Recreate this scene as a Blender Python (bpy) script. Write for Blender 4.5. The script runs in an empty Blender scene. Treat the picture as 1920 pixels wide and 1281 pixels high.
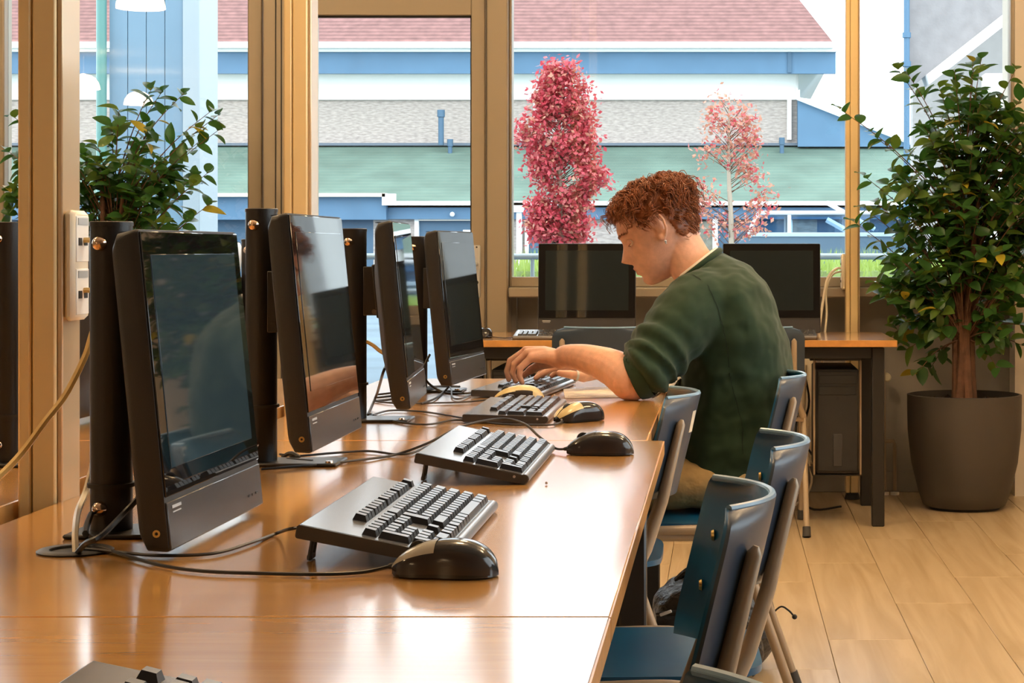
import bpy, math, random
from mathutils import Vector, Matrix, noise as mnoise
PI = math.pi
random.seed(7)
scene = bpy.context.scene
C = scene.collection

# ---------------------------------------------------------------- camera, sky, lights, exposure
F, CX, CY, CZ = 3550.0, 1355.0, 467.0, 1.10        # focal length (px), vanishing point (px), eye height (m)
def P(px, py, Y):
    return Vector(((px - CX) * Y / F, Y, CZ - (py - CY) * Y / F))
cd = bpy.data.cameras.new('camera'); cam = bpy.data.objects.new('camera', cd); C.objects.link(cam)
cd.sensor_width = 36; cd.lens = F / 1920 * 36
cd.shift_x = -(CX - 960) / 1920; cd.shift_y = -(640.5 - CY) / 1920
cd.clip_start = .05; cd.clip_end = 400
cam.location = (0, 0, CZ); cam.rotation_euler = (PI / 2, 0, 0)
scene.camera = cam
w = bpy.data.worlds.new('overcast_sky'); scene.world = w; w.use_nodes = True
wn = w.node_tree.nodes['Background']
wn.inputs[0].default_value = (.86, .93, 1, 1); wn.inputs[1].default_value = 4.5
vs = scene.view_settings
vs.view_transform = 'Standard'; vs.look = 'None'; vs.gamma = 1; vs.use_curve_mapping = False
vs.exposure = 0.0
LAMP = 41.0                 # radiance of the glowing pendant shades
LAMP_C = (1, .70, .40)

# ---------------------------------------------------------------- materials
def mat(name, col, rough=.5, metal=0, var=.0, vscale=8, bump=0, bscale=60, spec=.5, emit=None, estr=0, stretch=None, sheen=0, trans=0, coat=0):
    m = bpy.data.materials.new(name); m.use_nodes = True
    nt = m.node_tree; b = nt.nodes['Principled BSDF']
    b.inputs['Base Color'].default_value = (*col, 1)
    b.inputs['Roughness'].default_value = rough; b.inputs['Metallic'].default_value = metal
    b.inputs['Specular IOR Level'].default_value = spec
    if sheen: b.inputs['Sheen Weight'].default_value = sheen
    if coat: b.inputs['Coat Weight'].default_value = coat; b.inputs['Coat Roughness'].default_value = .20
    if emit: b.inputs['Emission Color'].default_value = (*emit, 1); b.inputs['Emission Strength'].default_value = estr
    if var or bump:
        tc = nt.nodes.new('ShaderNodeTexCoord'); mp = nt.nodes.new('ShaderNodeMapping')
        nt.links.new(tc.outputs['Object'], mp.inputs['Vector'])
        if stretch: mp.inputs['Scale'].default_value = stretch
    if var:
        n = nt.nodes.new('ShaderNodeTexNoise'); n.inputs['Scale'].default_value = vscale; n.inputs['Detail'].default_value = 5
        r = nt.nodes.new('ShaderNodeMapRange'); r.inputs['From Min'].default_value = .3; r.inputs['From Max'].default_value = .7
        r.inputs['To Min'].default_value = 1 - var; r.inputs['To Max'].default_value = 1 + var
        mx = nt.nodes.new('ShaderNodeVectorMath'); mx.operation = 'SCALE'; mx.inputs[0].default_value = col
        nt.links.new(mp.outputs[0], n.inputs['Vector']); nt.links.new(n.outputs[0], r.inputs[0])
        nt.links.new(r.outputs[0], mx.inputs['Scale']); nt.links.new(mx.outputs[0], b.inputs['Base Color'])
    if bump:
        n2 = nt.nodes.new('ShaderNodeTexNoise'); n2.inputs['Scale'].default_value = bscale; n2.inputs['Detail'].default_value = 3
        bp = nt.nodes.new('ShaderNodeBump'); bp.inputs['Strength'].default_value = bump; bp.inputs['Distance'].default_value = .01
        nt.links.new(mp.outputs[0], n2.inputs['Vector']); nt.links.new(n2.outputs[0], bp.inputs['Height'])
        nt.links.new(bp.outputs[0], b.inputs['Normal'])
    return m
def glass_mat(name, tint=(1, 1, 1), ior=1.45):
    m = bpy.data.materials.new(name); m.use_nodes = True; nt = m.node_tree; nt.nodes.clear()
    o = nt.nodes.new('ShaderNodeOutputMaterial'); mx = nt.nodes.new('ShaderNodeMixShader'); t = nt.nodes.new('ShaderNodeBsdfTransparent')
    g = nt.nodes.new('ShaderNodeBsdfGlossy'); f = nt.nodes.new('ShaderNodeFresnel'); f.inputs[0].default_value = ior
    t.inputs[0].default_value = (*tint, 1); g.inputs['Roughness'].default_value = .0
    nt.links.new(f.outputs[0], mx.inputs[0]); nt.links.new(t.outputs[0], mx.inputs[1]); nt.links.new(g.outputs[0], mx.inputs[2])
    nt.links.new(mx.outputs[0], o.inputs[0]); return m
def stripes_mat(name, c1, c2, scale, axis, rough=.8, noise_var=.25, nscale=3, mortar=None):
    """rows (roof tiles, boards) along one axis, with noise blotches"""
    m = mat(name, c1, rough); nt = m.node_tree; b = nt.nodes['Principled BSDF']
    tc = nt.nodes.new('ShaderNodeTexCoord')
    wv = nt.nodes.new('ShaderNodeTexWave'); wv.bands_direction = axis; wv.inputs['Scale'].default_value = scale
    wv.inputs['Distortion'].default_value = .6; wv.inputs['Detail'].default_value = 2; wv.inputs['Detail Scale'].default_value = 3
    n = nt.nodes.new('ShaderNodeTexNoise'); n.inputs['Scale'].default_value = nscale; n.inputs['Detail'].default_value = 6
    mx = nt.nodes.new('ShaderNodeMix'); mx.data_type = 'RGBA'; mx.inputs['A'].default_value = (*c1, 1); mx.inputs['B'].default_value = (*c2, 1)
    m2 = nt.nodes.new('ShaderNodeMix'); m2.data_type = 'RGBA'; m2.blend_type = 'MULTIPLY'; m2.inputs['Factor'].default_value = 1
    r = nt.nodes.new('ShaderNodeMapRange'); r.inputs['From Min'].default_value = .3; r.inputs['From Max'].default_value = .7
    r.inputs['To Min'].default_value = 1 - noise_var; r.inputs['To Max'].default_value = 1 + noise_var
    for x in (wv, n): nt.links.new(tc.outputs['Object'], x.inputs['Vector'])
    nt.links.new(wv.outputs['Fac'], mx.inputs['Factor']); nt.links.new(n.outputs[0], r.inputs[0])
    nt.links.new(mx.outputs['Result'], m2.inputs['A']); nt.links.new(r.outputs[0], m2.inputs['B'])
    nt.links.new(m2.outputs['Result'], b.inputs['Base Color']); return m
def wood_mat(name, c1, c2, rough, along='Y', scale=1.0, spec=.5, rand=True, coat=0):
    m = mat(name, c1, rough, spec=spec, coat=coat); nt = m.node_tree; b = nt.nodes['Principled BSDF']
    tc = nt.nodes.new('ShaderNodeTexCoord'); mp = nt.nodes.new('ShaderNodeMapping')
    s = {'Y': (14, .9, 14), 'X': (.9, 14, 14)}[along]; mp.inputs['Scale'].default_value = [k * scale for k in s]
    n = nt.nodes.new('ShaderNodeTexNoise'); n.inputs['Scale'].default_value = 2.2; n.inputs['Detail'].default_value = 7; n.inputs['Distortion'].default_value = 1.2
    mx = nt.nodes.new('ShaderNodeMix'); mx.data_type = 'RGBA'; mx.inputs['A'].default_value = (*c1, 1); mx.inputs['B'].default_value = (*c2, 1)
    r = nt.nodes.new('ShaderNodeMapRange'); r.inputs['From Min'].default_value = .35; r.inputs['From Max'].default_value = .68
    if rand:
        oi = nt.nodes.new('ShaderNodeObjectInfo'); ad = nt.nodes.new('ShaderNodeVectorMath'); ad.operation = 'ADD'
        sc = nt.nodes.new('ShaderNodeVectorMath'); sc.operation = 'SCALE'; sc.inputs[0].default_value = (37, 51, 13)
        nt.links.new(oi.outputs['Random'], sc.inputs['Scale']); nt.links.new(tc.outputs['Object'], ad.inputs[0]); nt.links.new(sc.outputs[0], ad.inputs[1])
        nt.links.new(ad.outputs[0], mp.inputs['Vector'])
    else: nt.links.new(tc.outputs['Object'], mp.inputs['Vector'])
    nt.links.new(mp.outputs[0], n.inputs['Vector']); nt.links.new(n.outputs[0], r.inputs[0]); nt.links.new(r.outputs[0], mx.inputs['Factor'])
    nt.links.new(mx.outputs['Result'], b.inputs['Base Color'])
    return m

M = {}
M['table'] = wood_mat('beech_laminate', (.66, .34, .095), (.58, .285, .075), .12, 'X', 1.4, spec=.6, coat=.7)
M['edge'] = mat('beech_edge_band', (.52, .25, .07), .35, var=.12, vscale=30)
M['plank'] = wood_mat('pale_oak_plank', (.60, .46, .29), (.49, .36, .21), .24, 'Y', .5, spec=.6)
M['subfloor'] = mat('oak_floor_base', (.36, .26, .15), .4, var=.15, vscale=4)
M['wall'] = mat('warm_white_plaster', (.72, .66, .58), .85, bump=.05, bscale=200)
M['ceiling'] = mat('white_ceiling', (.80, .78, .74), .9, bump=.04, bscale=90)
M['panel'] = mat('grey_parapet_panel', (.33, .31, .28), .6, var=.05)
M['alu'] = mat('anodised_champagne_frame', (.36, .31, .24), .38, .25)
M['frame'] = mat('beige_window_frame', (.33, .275, .20), .4, .15)
M['column'] = mat('cream_power_column', (.84, .65, .34), .32, .1)
M['column_side'] = mat('polished_cream_side', (.66, .50, .32), .12, .3)
M['gasket'] = mat('black_rubber', (.02, .02, .02), .6)
M['cream'] = mat('cream_plastic', (.80, .72, .56), .4)
M['white'] = mat('white_plastic', (.85, .83, .78), .4)
M['blackmetal'] = mat('black_powder_coat', (.022, .020, .019), .38, .2, bump=.05, bscale=400)
M['blackplastic'] = mat('black_textured_plastic', (.018, .017, .017), .5, bump=.12, bscale=700)
M['screen_glass'] = mat('black_glossy_glass', (.008, .008, .009), .02, spec=.55)
M['display'] = mat('switched_off_display', (.015, .021, .024), .035, spec=.6)
M['display_glow'] = mat('dim_teal_display', (.012, .017, .02), .035, spec=.6, emit=(.30, .50, .58), estr=.045)  # low teal emission added to brighten the nearest screen
M['chin'] = mat('dark_grey_chin', (.05, .05, .053), .25)
M['silver'] = mat('silver_plastic', (.55, .57, .58), .35, .3)
M['chrome'] = mat('copper_toned_screw', (.75, .55, .40), .15, 1)
M['brass'] = mat('brass_pin', (.70, .52, .20), .3, 1)
M['cable'] = mat('black_cable', (.015, .015, .016), .45)
M['ycable'] = mat('yellow_network_cable', (.80, .56, .20), .45)
M['key'] = mat('black_key', (.030, .030, .033), .30)
M['kbd'] = mat('black_keyboard_case', (.045, .044, .045), .30, bump=.05, bscale=600)
M['kbdtop'] = mat('grey_keyboard_deck', (.13, .13, .14), .22, spec=.8)
M['lip'] = mat('steel_grey_lip', (.20, .20, .21), .28, .3)
M['mouse'] = mat('black_gloss_mouse', (.022, .020, .019), .14)
M['mouse_side'] = mat('dark_brown_mouse_side', (.035, .028, .026), .12)
M['mouse_y'] = mat('yellowed_plastic', (.62, .49, .24), .3)
M['mouse_g'] = mat('worn_grey_button', (.40, .37, .30), .25)
M['red'] = mat('red_optical_light', (.6, .02, .02), .4, emit=(1, .05, .05), estr=2.5)
M['blue'] = mat('blue_laminate', (.003, .082, .180), .32, var=.06, vscale=12)
M['shellback'] = mat('blue_grey_laminate_rear', (.030, .050, .082), .36, var=.05)
M['rim_sheen'] = mat('sky_sheen_ply_edge', (.14, .26, .38), .28)
M['tube'] = mat('taupe_tube_paint', (.37, .29, .205), .36, .15)
M['rubber'] = mat('dark_rubber_foot', (.04, .038, .036), .6)
M['pot'] = mat('taupe_pot', (.060, .051, .043), .55, bump=.05, bscale=250)
M['soil'] = mat('dark_soil', (.05, .03, .018), .95, var=.5, vscale=60, bump=1, bscale=120)
M['bark'] = mat('brown_bark', (.14, .065, .035), .8, var=.3, vscale=20, bump=.5, bscale=60)
def leaf_mat(name, c, tr):
    m = mat(name, c, .38); nt = m.node_tree; b = nt.nodes['Principled BSDF']; o = nt.nodes['Material Output']
    t = nt.nodes.new('ShaderNodeBsdfTranslucent'); t.inputs[0].default_value = (*tr, 1)
    mx = nt.nodes.new('ShaderNodeMixShader'); mx.inputs[0].default_value = .3
    nt.links.new(b.outputs[0], mx.inputs[1]); nt.links.new(t.outputs[0], mx.inputs[2]); nt.links.new(mx.outputs[0], o.inputs[0]); return m
M['leaf'] = leaf_mat('glossy_green_leaf', (.035, .105, .022), (.10, .26, .03))
M['leaf2'] = leaf_mat('olive_leaf', (.075, .135, .022), (.22, .32, .03))
M['leaf3'] = leaf_mat('yellowing_leaf', (.42, .34, .03), (.55, .42, .04))
M['redleaf'] = leaf_mat('crimson_leaf', (.52, .055, .08), (.6, .09, .11))
M['pinkleaf'] = leaf_mat('pink_leaf', (.62, .15, .15), (.65, .22, .18))
M['orangeleaf'] = leaf_mat('pale_orange_leaf', (.55, .25, .17), (.6, .32, .2))
M['grass'] = leaf_mat('yellow_green_grass', (.30, .42, .10), (.4, .5, .12))
M['glass'] = glass_mat('window_glass', (.97, .99, .98))
M['carglass'] = glass_mat('car_glass', (.75, .85, .92))
# ---------------------------------------------------------------- mesh helpers
class MB:
    def __init__(s): s.v = []; s.f = []
    def add(s, vs, fs):
        o = len(s.v); s.v += [tuple(p) for p in vs]; s.f += [tuple(i + o for i in f) for f in fs]; return s
    def box(s, c, d, r=0, rot=None):
        """chamfered box: centre, full size, chamfer, optional rotation matrix"""
        hx, hy, hz = d[0] / 2, d[1] / 2, d[2] / 2
        c = Vector(c)
        def T(p):
            p = Vector(p)
            if rot: p = rot @ p
            return p + c
        if r <= 0:
            vs = [T((x * hx, y * hy, z * hz)) for x in (-1, 1) for y in (-1, 1) for z in (-1, 1)]
            return s.add(vs, [(0, 1, 3, 2), (4, 6, 7, 5), (0, 4, 5, 1), (2, 3, 7, 6), (0, 2, 6, 4), (1, 5, 7, 3)])
        r = min(r, hx * .95, hy * .95, hz * .95)
        vs = []; idx = {}
        for x in (-1, 1):
            for y in (-1, 1):
                for z in (-1, 1):
                    for a in range(3):
                        q = [x * hx, y * hy, z * hz]; sg = (x, y, z)
                        for k in range(3):
                            if k != a: q[k] -= sg[k] * r
                        idx[(x, y, z, a)] = len(vs); vs.append(T(q))
        fs = []
        for a in range(3):
            o = [k for k in range(3) if k != a]
            for sg in (-1, 1):
                l = []
                for (u, w_) in ((-1, -1), (1, -1), (1, 1), (-1, 1)):
                    k = [0, 0, 0]; k[a] = sg; k[o[0]] = u; k[o[1]] = w_; l.append(idx[(*k, a)])
                fs.append(tuple(l))
        for a in range(3):
            o = [k for k in range(3) if k != a]
            for u in (-1, 1):
                for w_ in (-1, 1):
                    k1 = [0, 0, 0]; k1[o[0]] = u; k1[o[1]] = w_; k2 = list(k1); k1[a] = -1; k2[a] = 1
                    fs.append((idx[(*k1, o[0])], idx[(*k2, o[0])], idx[(*k2, o[1])], idx[(*k1, o[1])]))
        for x in (-1, 1):
            for y in (-1, 1):
                for z in (-1, 1): fs.append(tuple(idx[(x, y, z, a)] for a in range(3)))
        return s.add(vs, fs)
    def span(s, a, b, r=0):
        return s.box([(a[i] + b[i]) / 2 for i in range(3)], [abs(b[i] - a[i]) for i in range(3)], r)
    def tube(s, pts, rad, n=8, cap=True, flat=None):
        pts = [Vector(p) for p in pts]
        if not isinstance(rad, (list, tuple)): rad = [rad] * len(pts)
        vs = []; fs = []; nrm = None
        for i, p in enumerate(pts):
            t = (pts[min(i + 1, len(pts) - 1)] - pts[max(i - 1, 0)]).normalized()
            if nrm is None:
                h = Vector((0, 0, 1)) if abs(t.z) < .9 else Vector((1, 0, 0)); nrm = t.cross(h).normalized()
            else:
                nrm = nrm - t * nrm.dot(t); nrm.normalize()
            bn = t.cross(nrm)
            rx = rad[i]; ry = rad[i]
            if isinstance(rx, (tuple, list)): rx, ry = rx
            for k in range(n):
                a = 2 * PI * k / n; vs.append(p + nrm * math.cos(a) * rx + bn * math.sin(a) * ry)
        for i in range(len(pts) - 1):
            for k in range(n):
                fs.append((i * n + k, i * n + (k + 1) % n, (i + 1) * n + (k + 1) % n, (i + 1) * n + k))
        if cap: fs.append(tuple(range(n))[::-1]); fs.append(tuple(range((len(pts) - 1) * n, len(pts) * n)))
        return s.add(vs, fs)
    def lathe(s, prof, c=(0, 0, 0), n=24, axis='z', cap=True):
        vs = []; fs = []
        for (r, h) in prof:
            for k in range(n):
                a = 2 * PI * k / n; x, y = r * math.cos(a), r * math.sin(a)
                q = {'z': (x, y, h), 'x': (h, x, y), 'y': (x, h, y)}[axis]
                vs.append((q[0] + c[0], q[1] + c[1], q[2] + c[2]))
        m = len(prof)
        for i in range(m - 1):
            for k in range(n): fs.append((i * n + k, i * n + (k + 1) % n, (i + 1) * n + (k + 1) % n, (i + 1) * n + k))
        if cap: fs.append(tuple(range(n))[::-1]); fs.append(tuple(range((m - 1) * n, m * n)))
        return s.add(vs, fs)
    def prism(s, poly, a0, a1, axis='y'):
        """polygon extruded along an axis; poly coords are the two other axes in order"""
        def q(u, v_, h): return {'y': (u, h, v_), 'x': (h, u, v_), 'z': (u, v_, h)}[axis]
        n = len(poly)
        vs = [q(u, v_, a0) for u, v_ in poly] + [q(u, v_, a1) for u, v_ in poly]
        fs = [tuple(range(n)), tuple(range(2 * n - 1, n - 1, -1))] + [(i, i + n, (i + 1) % n + n, (i + 1) % n) for i in range(n)]
        return s.add(vs, fs)
    def grid(s, fn, nu, nv, closed_u=False):
        vs = [fn(i / (nu if closed_u else nu - 1), j / (nv - 1)) for j in range(nv) for i in range(nu)]
        fs = []
        for j in range(nv - 1):
            for i in range(nu if closed_u else nu - 1):
                k = (i + 1) % nu; fs.append((j * nu + i, j * nu + k, (j + 1) * nu + k, (j + 1) * nu + i))
        return s.add(vs, fs)
    def ball(s, c, r, n=12, m=8, mtx=None):
        rr = r if isinstance(r, (tuple, list)) else (r, r, r); c = Vector(c); vs = []; fs = []
        for j in range(m + 1):
            for i in range(n):
                th = PI * j / m; ph = 2 * PI * i / n
                q = Vector((rr[0] * math.sin(th) * math.cos(ph), rr[1] * math.sin(th) * math.sin(ph), rr[2] * math.cos(th)))
                if mtx: q = mtx @ q
                vs.append(c + q)
        for j in range(m):
            for i in range(n): fs.append((j * n + i, (j + 1) * n + i, (j + 1) * n + (i + 1) % n, j * n + (i + 1) % n))
        return s.add(vs, fs)
    def mesh(s, name, m, smooth=True, angle=40):
        import bmesh
        me = bpy.data.meshes.new(name); me.from_pydata(s.v, [], s.f)
        bm = bmesh.new(); bm.from_mesh(me); bmesh.ops.recalc_face_normals(bm, faces=bm.faces); bm.to_mesh(me); bm.free()
        if smooth:
            me.shade_smooth(); me.set_sharp_from_angle(angle=math.radians(angle))
        for x in (m if isinstance(m, (list, tuple)) else [m]): me.materials.append(M[x] if isinstance(x, str) else x)
        return me
    def build(s, name, m, parent=None, smooth=True, angle=40, world=False):
        o = bpy.data.objects.new(name, s.mesh(name, m, smooth, angle)); C.objects.link(o)
        if parent: 
            o.parent = parent
            if world: o.matrix_parent_inverse = parent.matrix_local.inverted()
        return o
def tag(o, label, cat, group=None):
    o['label'] = label; o['category'] = cat
    if group: o['group'] = group
    return o
def thing(name, label, cat, loc=(0, 0, 0), rz=0, group=None):
    o = bpy.data.objects.new(name, None); C.objects.link(o); o.empty_display_size = .1
    o.location = loc; o.rotation_euler = (0, 0, rz)
    return tag(o, label, cat, group)
def structure(o): o['kind'] = 'structure'; return o
def kids(o): return [x for x in C.objects if x.parent == o]
def copy_tree(o, parent=None, skip=()):
    c = o.copy(); C.objects.link(c); c.parent = parent
    for ch in list(o.children):
        if ch.name.split('.')[0] not in skip: copy_tree(ch, c, skip)
    return c
def smooth_path(pts, k=6):
    pts = [Vector(p) for p in pts]; out = []
    for i in range(len(pts) - 1):
        p0, p1, p2, p3 = pts[max(i - 1, 0)], pts[i], pts[i + 1], pts[min(i + 2, len(pts) - 1)]
        for j in range(k):
            t = j / k; t2 = t * t; t3 = t2 * t
            out.append(.5 * ((2 * p1) + (p2 - p0) * t + (2 * p0 - 5 * p1 + 4 * p2 - p3) * t2 + (3 * p1 - p0 - 3 * p2 + p3) * t3))
    out.append(pts[-1]); return out
def cable(name, pts, r, m, label, k=6):
    o = MB().tube(smooth_path(pts, k), r, 6).build(name, m); return tag(o, label, 'cable')

# ---------------------------------------------------------------- the room
XL, XR, YB, YF, ZC = -9.6, 2.7, -9.2, 8.50, 3.45
RY0, RY1, RZ0, RZ1 = 1.2, 5.2, .93, 2.9
fl = structure(MB().span((XL, YB, -.12), (XR, 8.62, -.014)).build('floor', 'subfloor'))
me = None
xs = -1.623 + .24 * 0
rows = [-1.623 + .24 * i for i in range(18)]
pm = MB().box((0, 0, 0), (.2385, 1.298, .014), .0012).mesh('plank', 'plank')
offs = {}
for i, x in enumerate(rows):
    off = (i * .47 + .35) % 1.3
    if abs(x + .12 - .417) < .13: off = 5.33 % 1.3
    if abs(x + .12 - .177) < .13: off = 4.955 % 1.3
    y = 1.3 + off
    while y < 8.58:
        y1 = min(y + 1.3, 8.6); mm = pm
        if y1 - y < 1.29: mm = MB().box((0, 0, 0), (.2385, max(y1 - y - .002, .05), .014), .0012).mesh('plank', 'plank')
        o = bpy.data.objects.new('plank', mm); C.objects.link(o); o.parent = fl; o.location = (x + .12, (y + y1) / 2, -.007)
        y += 1.3
structure(MB().span((XL, YB, ZC), (XR, 8.9, ZC + .15)).build('ceiling', 'ceiling'))
structure(MB().span((XL - .15, YB, -.1), (XL, 8.9, ZC)).build('wall_left', 'wall'))
wr_ = structure(MB().span((XR, YB, -.1), (XR + .15, RY0, ZC)).span((XR, RY1, -.1), (XR + .15, 8.9, ZC)).span((XR, RY0, -.1), (XR + .15, RY1, RZ0)).span((XR, RY0, RZ1), (XR + .15, RY1, ZC)).build('wall_right', 'wall'))
w5 = structure(MB().span((XR + .03, RY0, RZ0), (XR + .11, RY1, RZ0 + .05), .004).build('added_window', 'frame'))  # unseen window, added to bring cool daylight onto floor and chairs
MB().span((XR + .03, RY0, RZ1 - .05), (XR + .11, RY1, RZ1), .004).build('top_rail', 'frame', w5)
for y_ in (RY0, (RY0 + RY1) / 2, RY1 - .05): MB().span((XR + .03, y_, RZ0), (XR + .11, y_ + .05, RZ1), .004).build('mullion', 'frame', w5)
for k_ in range(2): MB().span((XR + .07, RY0 + .05 + k_ * (RY1 - RY0) / 2, RZ0 + .04), (XR + .076, RY0 + (RY1 - RY0) / 2 * (k_ + 1) - .0, RZ1 - .04)).build('pane', 'glass', w5)
structure(MB().span((XL, YB - .15, -.1), (XR, YB, ZC)).build('wall_behind', 'wall'))
# window wall: parapet with panels, lintel, piers, frames, panes
wb = structure(MB().span((-1.0, 8.545, 0), (-.93, 8.80, .885)).span((-.94, 8.58, 0), (1.30, 8.80, .885)).span((XL, 8.58, 0), (-2.08, 8.80, .885)).span((1.78, 8.58, 0), (XR, 8.80, .885)).build('wall_back', 'panel'))
MB().span((XL, 8.44, 3.12), (XR, 8.80, ZC)).build('lintel', 'wall', wb)
MB().span((1.30, 8.42, 0), (1.78, 8.80, 3.12)).build('pier', 'wall', wb)
structure(MB().span((-.94, 8.566, 0), (1.30, 8.58, .09), .003).build('baseboard_back', 'panel'))
def window(name, x0, x1, z0, z1, bars, sill=True):
    o = structure(MB().span((x0, 8.44, z0), (x1, 8.52, z0 + .045), .004).build(name, 'frame'))
    MB().span((x0, 8.44, z1 - .07), (x1, 8.52, z1), .004).build('top_rail', 'frame', o)
    for b0, b1 in bars: MB().span((b0, 8.43, z0), (b1, 8.53, z1), .006).build('mullion', 'frame', o)
    xs_ = sorted([x0, x1] + [k for b in bars for k in b]); 
    for a, b in zip(xs_[:-1], xs_[1:]):
        if b - a > .15: MB().span((a, 8.478, z0 + .03), (b, 8.484, z1 - .05)).build('pane', 'glass', o)
    if sill: MB().span((x0, 8.36, z0 - .045), (x1, 8.58, z0), .006).build('window_sill', 'alu', o)
    return o
window('window_1', -.947, 1.30, .93, 3.12, [(-.952, -.94), (.55, .60), (1.283, 1.31)])
window('window_2', -6.0, -2.042, .93, 3.12, [(-6.0, -5.94), (-4.6, -4.55), (-3.26, -3.20), (-2.116, -2.05)])
window('window_3', 1.78, XR, .93, 3.12, [(1.77, 1.82), (2.64, 2.70)])
window('window_4', XL, -6.0, .93, 3.12, [(-9.6, -9.54), (-7.8, -7.75)])
# glazed door with its frame
d = structure(MB().span((-1.116, 8.40, .02), (-1.054, 8.46, 2.215), .004).build('door_1', 'frame'))
MB().span((-1.90, 8.40, .02), (-1.804, 8.46, 2.215), .004).build('stile', 'frame', d)
MB().span((-1.804, 8.40, 2.137), (-1.116, 8.46, 2.215), .004).build('top_rail', 'frame', d)
MB().span((-1.804, 8.40, .02), (-1.116, 8.46, .20), .004).build('bottom_rail', 'frame', d)
MB().span((-1.804, 8.425, .20), (-1.116, 8.432, 2.137)).build('pane', 'glass', d)
MB().span((-1.804, 8.418, 2.128), (-1.116, 8.424, 2.137)).span((-1.122, 8.418, .2), (-1.116, 8.424, 2.137)).build('glazing_gasket', 'gasket', d)
hp = MB().box((-1.090, 8.396, 1.0), (.032, .010, .235), .008).build('handle_plate', 'silver', d)
h = MB().tube([(-1.09, 8.39, 1.033), (-1.09, 8.345, 1.033), (-1.10, 8.338, 1.034), (-1.175, 8.338, 1.040)], [.009, .009, .009, .0075], 10).build('lever', 'silver', hp)
MB().lathe([(.0085, 0), (.0085, .004)], (-1.09, 8.387, .952), 12, 'y').build('lock_cylinder', 'gasket', hp)
for z in (1.108, .902): MB().lathe([(.004, 0), (.003, .003)], (-1.09, 8.388, z), 8, 'y').build('screw', 'blackmetal', hp)
t1 = structure(MB().span((-1.050, 8.38, 0), (-.952, 8.54, 3.12), .006).build('trim_1', 'frame'))
t2 = structure(MB().span((-2.036, 8.38, 0), (-1.906, 8.54, 3.12), .006).build('trim_2', 'frame'))
for x in (-1.98, -1.955): MB().span((x, 8.376, 0), (x + .004, 8.380, 3.1)).build('groove', 'gasket', t2)
MB().span((-1.046, 8.376, 0), (-1.043, 8.380, 3.1)).build('groove', 'gasket', t1)
t3 = structure(MB().span((-1.906, 8.38, 2.225), (-1.050, 8.54, 2.36), .006).build('trim_3', 'frame'))
MB().span((-1.906, 8.44, 2.36), (-1.050, 8.446, 3.10)).build('pane', 'glass', t3)
MB().box((-1.86, 8.39, 2.165), (.03, .03, .03), .004).build('door_closer_arm', 'blackmetal', d)
# radiator behind the back desk, with valve and pipes
rad = thing('radiator', 'cream panel radiator under the window, mostly behind the back desk', 'radiator', (0, 8.5, 0))
MB().span((-.5, -.05, .14), (.415, .0, .70), .008).build('panel', 'cream', rad)
for i in range(18): MB().box((-.45 + i * .05, -.052, .42), (.03, .006, .5), .002).build('rib', 'cream', rad)
MB().lathe([(.014, 0), (.02, .005), (.02, .04), (.012, .045)], (.735, -.03, .525), 14, 'y').build('valve_knob', 'cream', rad)
MB().tube([(.42, -.03, .58), (.70, -.03, .58), (.72, -.03, .56), (.725, -.03, .10), (.725, -.03, .02)], .008, 8).build('pipe', 'tube', rad)
MB().tube([(.725, -.03, .24), (.765, -.03, .24), (.77, -.03, .22), (.77, -.03, .02)], .009, 8).build('pipe', 'tube', rad)
for x in (.725, .77): MB().lathe([(.02, 0), (.02, .012)], (x, -.03, .0), 12).build('pipe_collar', 'white', rad)

# pendant lamps (three of them show as reflections in the left window)
shade_m = mat('opal_glowing_shade', (.9, .85, .75), .4, emit=LAMP_C, estr=LAMP)
def pendant(x, y, label):
    t = thing('pendant_lamp', label, 'lamp', (x, y, 3.0), 0, 'pendant lamps under the ceiling')
    MB().lathe([(.19, 0), (.188, .03), (.175, .08), (.14, .13), (.09, .165), (.03, .18), (.012, .19)], (0, 0, 0), 28, cap=False).build('lamp_shade', shade_m, t)
    MB().tube([(0, 0, .18), (0, 0, .45)], .006, 6).build('cord', 'white', t)
    MB().lathe([(.05, .44), (.05, .452)], (0, 0, 0), 16).build('ceiling_rose', 'white', t)
    MB().ball((0, 0, .07), .035).build('bulb', shade_m, t)
for i, (x, y, lb) in enumerate([(-4.6, 2.0, 'glowing white dome pendant mirrored large at the top of the left window'),
        (-7.6, -5.55, 'glowing white dome pendant mirrored at the left edge of the left window'),
        (-7.7, -8.0, 'small glowing white dome pendant mirrored just above the left plant'),
        (-.5, 3.75, 'glowing white dome pendant hanging high over the nearest computers'),
        (-.5, 6.2, 'glowing white dome pendant hanging high over the far end of the long desk'),
        (1.5, 3.9, 'glowing white dome pendant hanging over the aisle beside the chairs'),
        (1.3, 5.9, 'glowing white dome pendant hanging over the aisle near the back desk'),
        (-3.0, 6.6, 'glowing white dome pendant hanging near the left plant'),
        (-2.9, 3.6, 'glowing white dome pendant hanging over the opposite desk row')]):
    pendant(x, y, lb)
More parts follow.
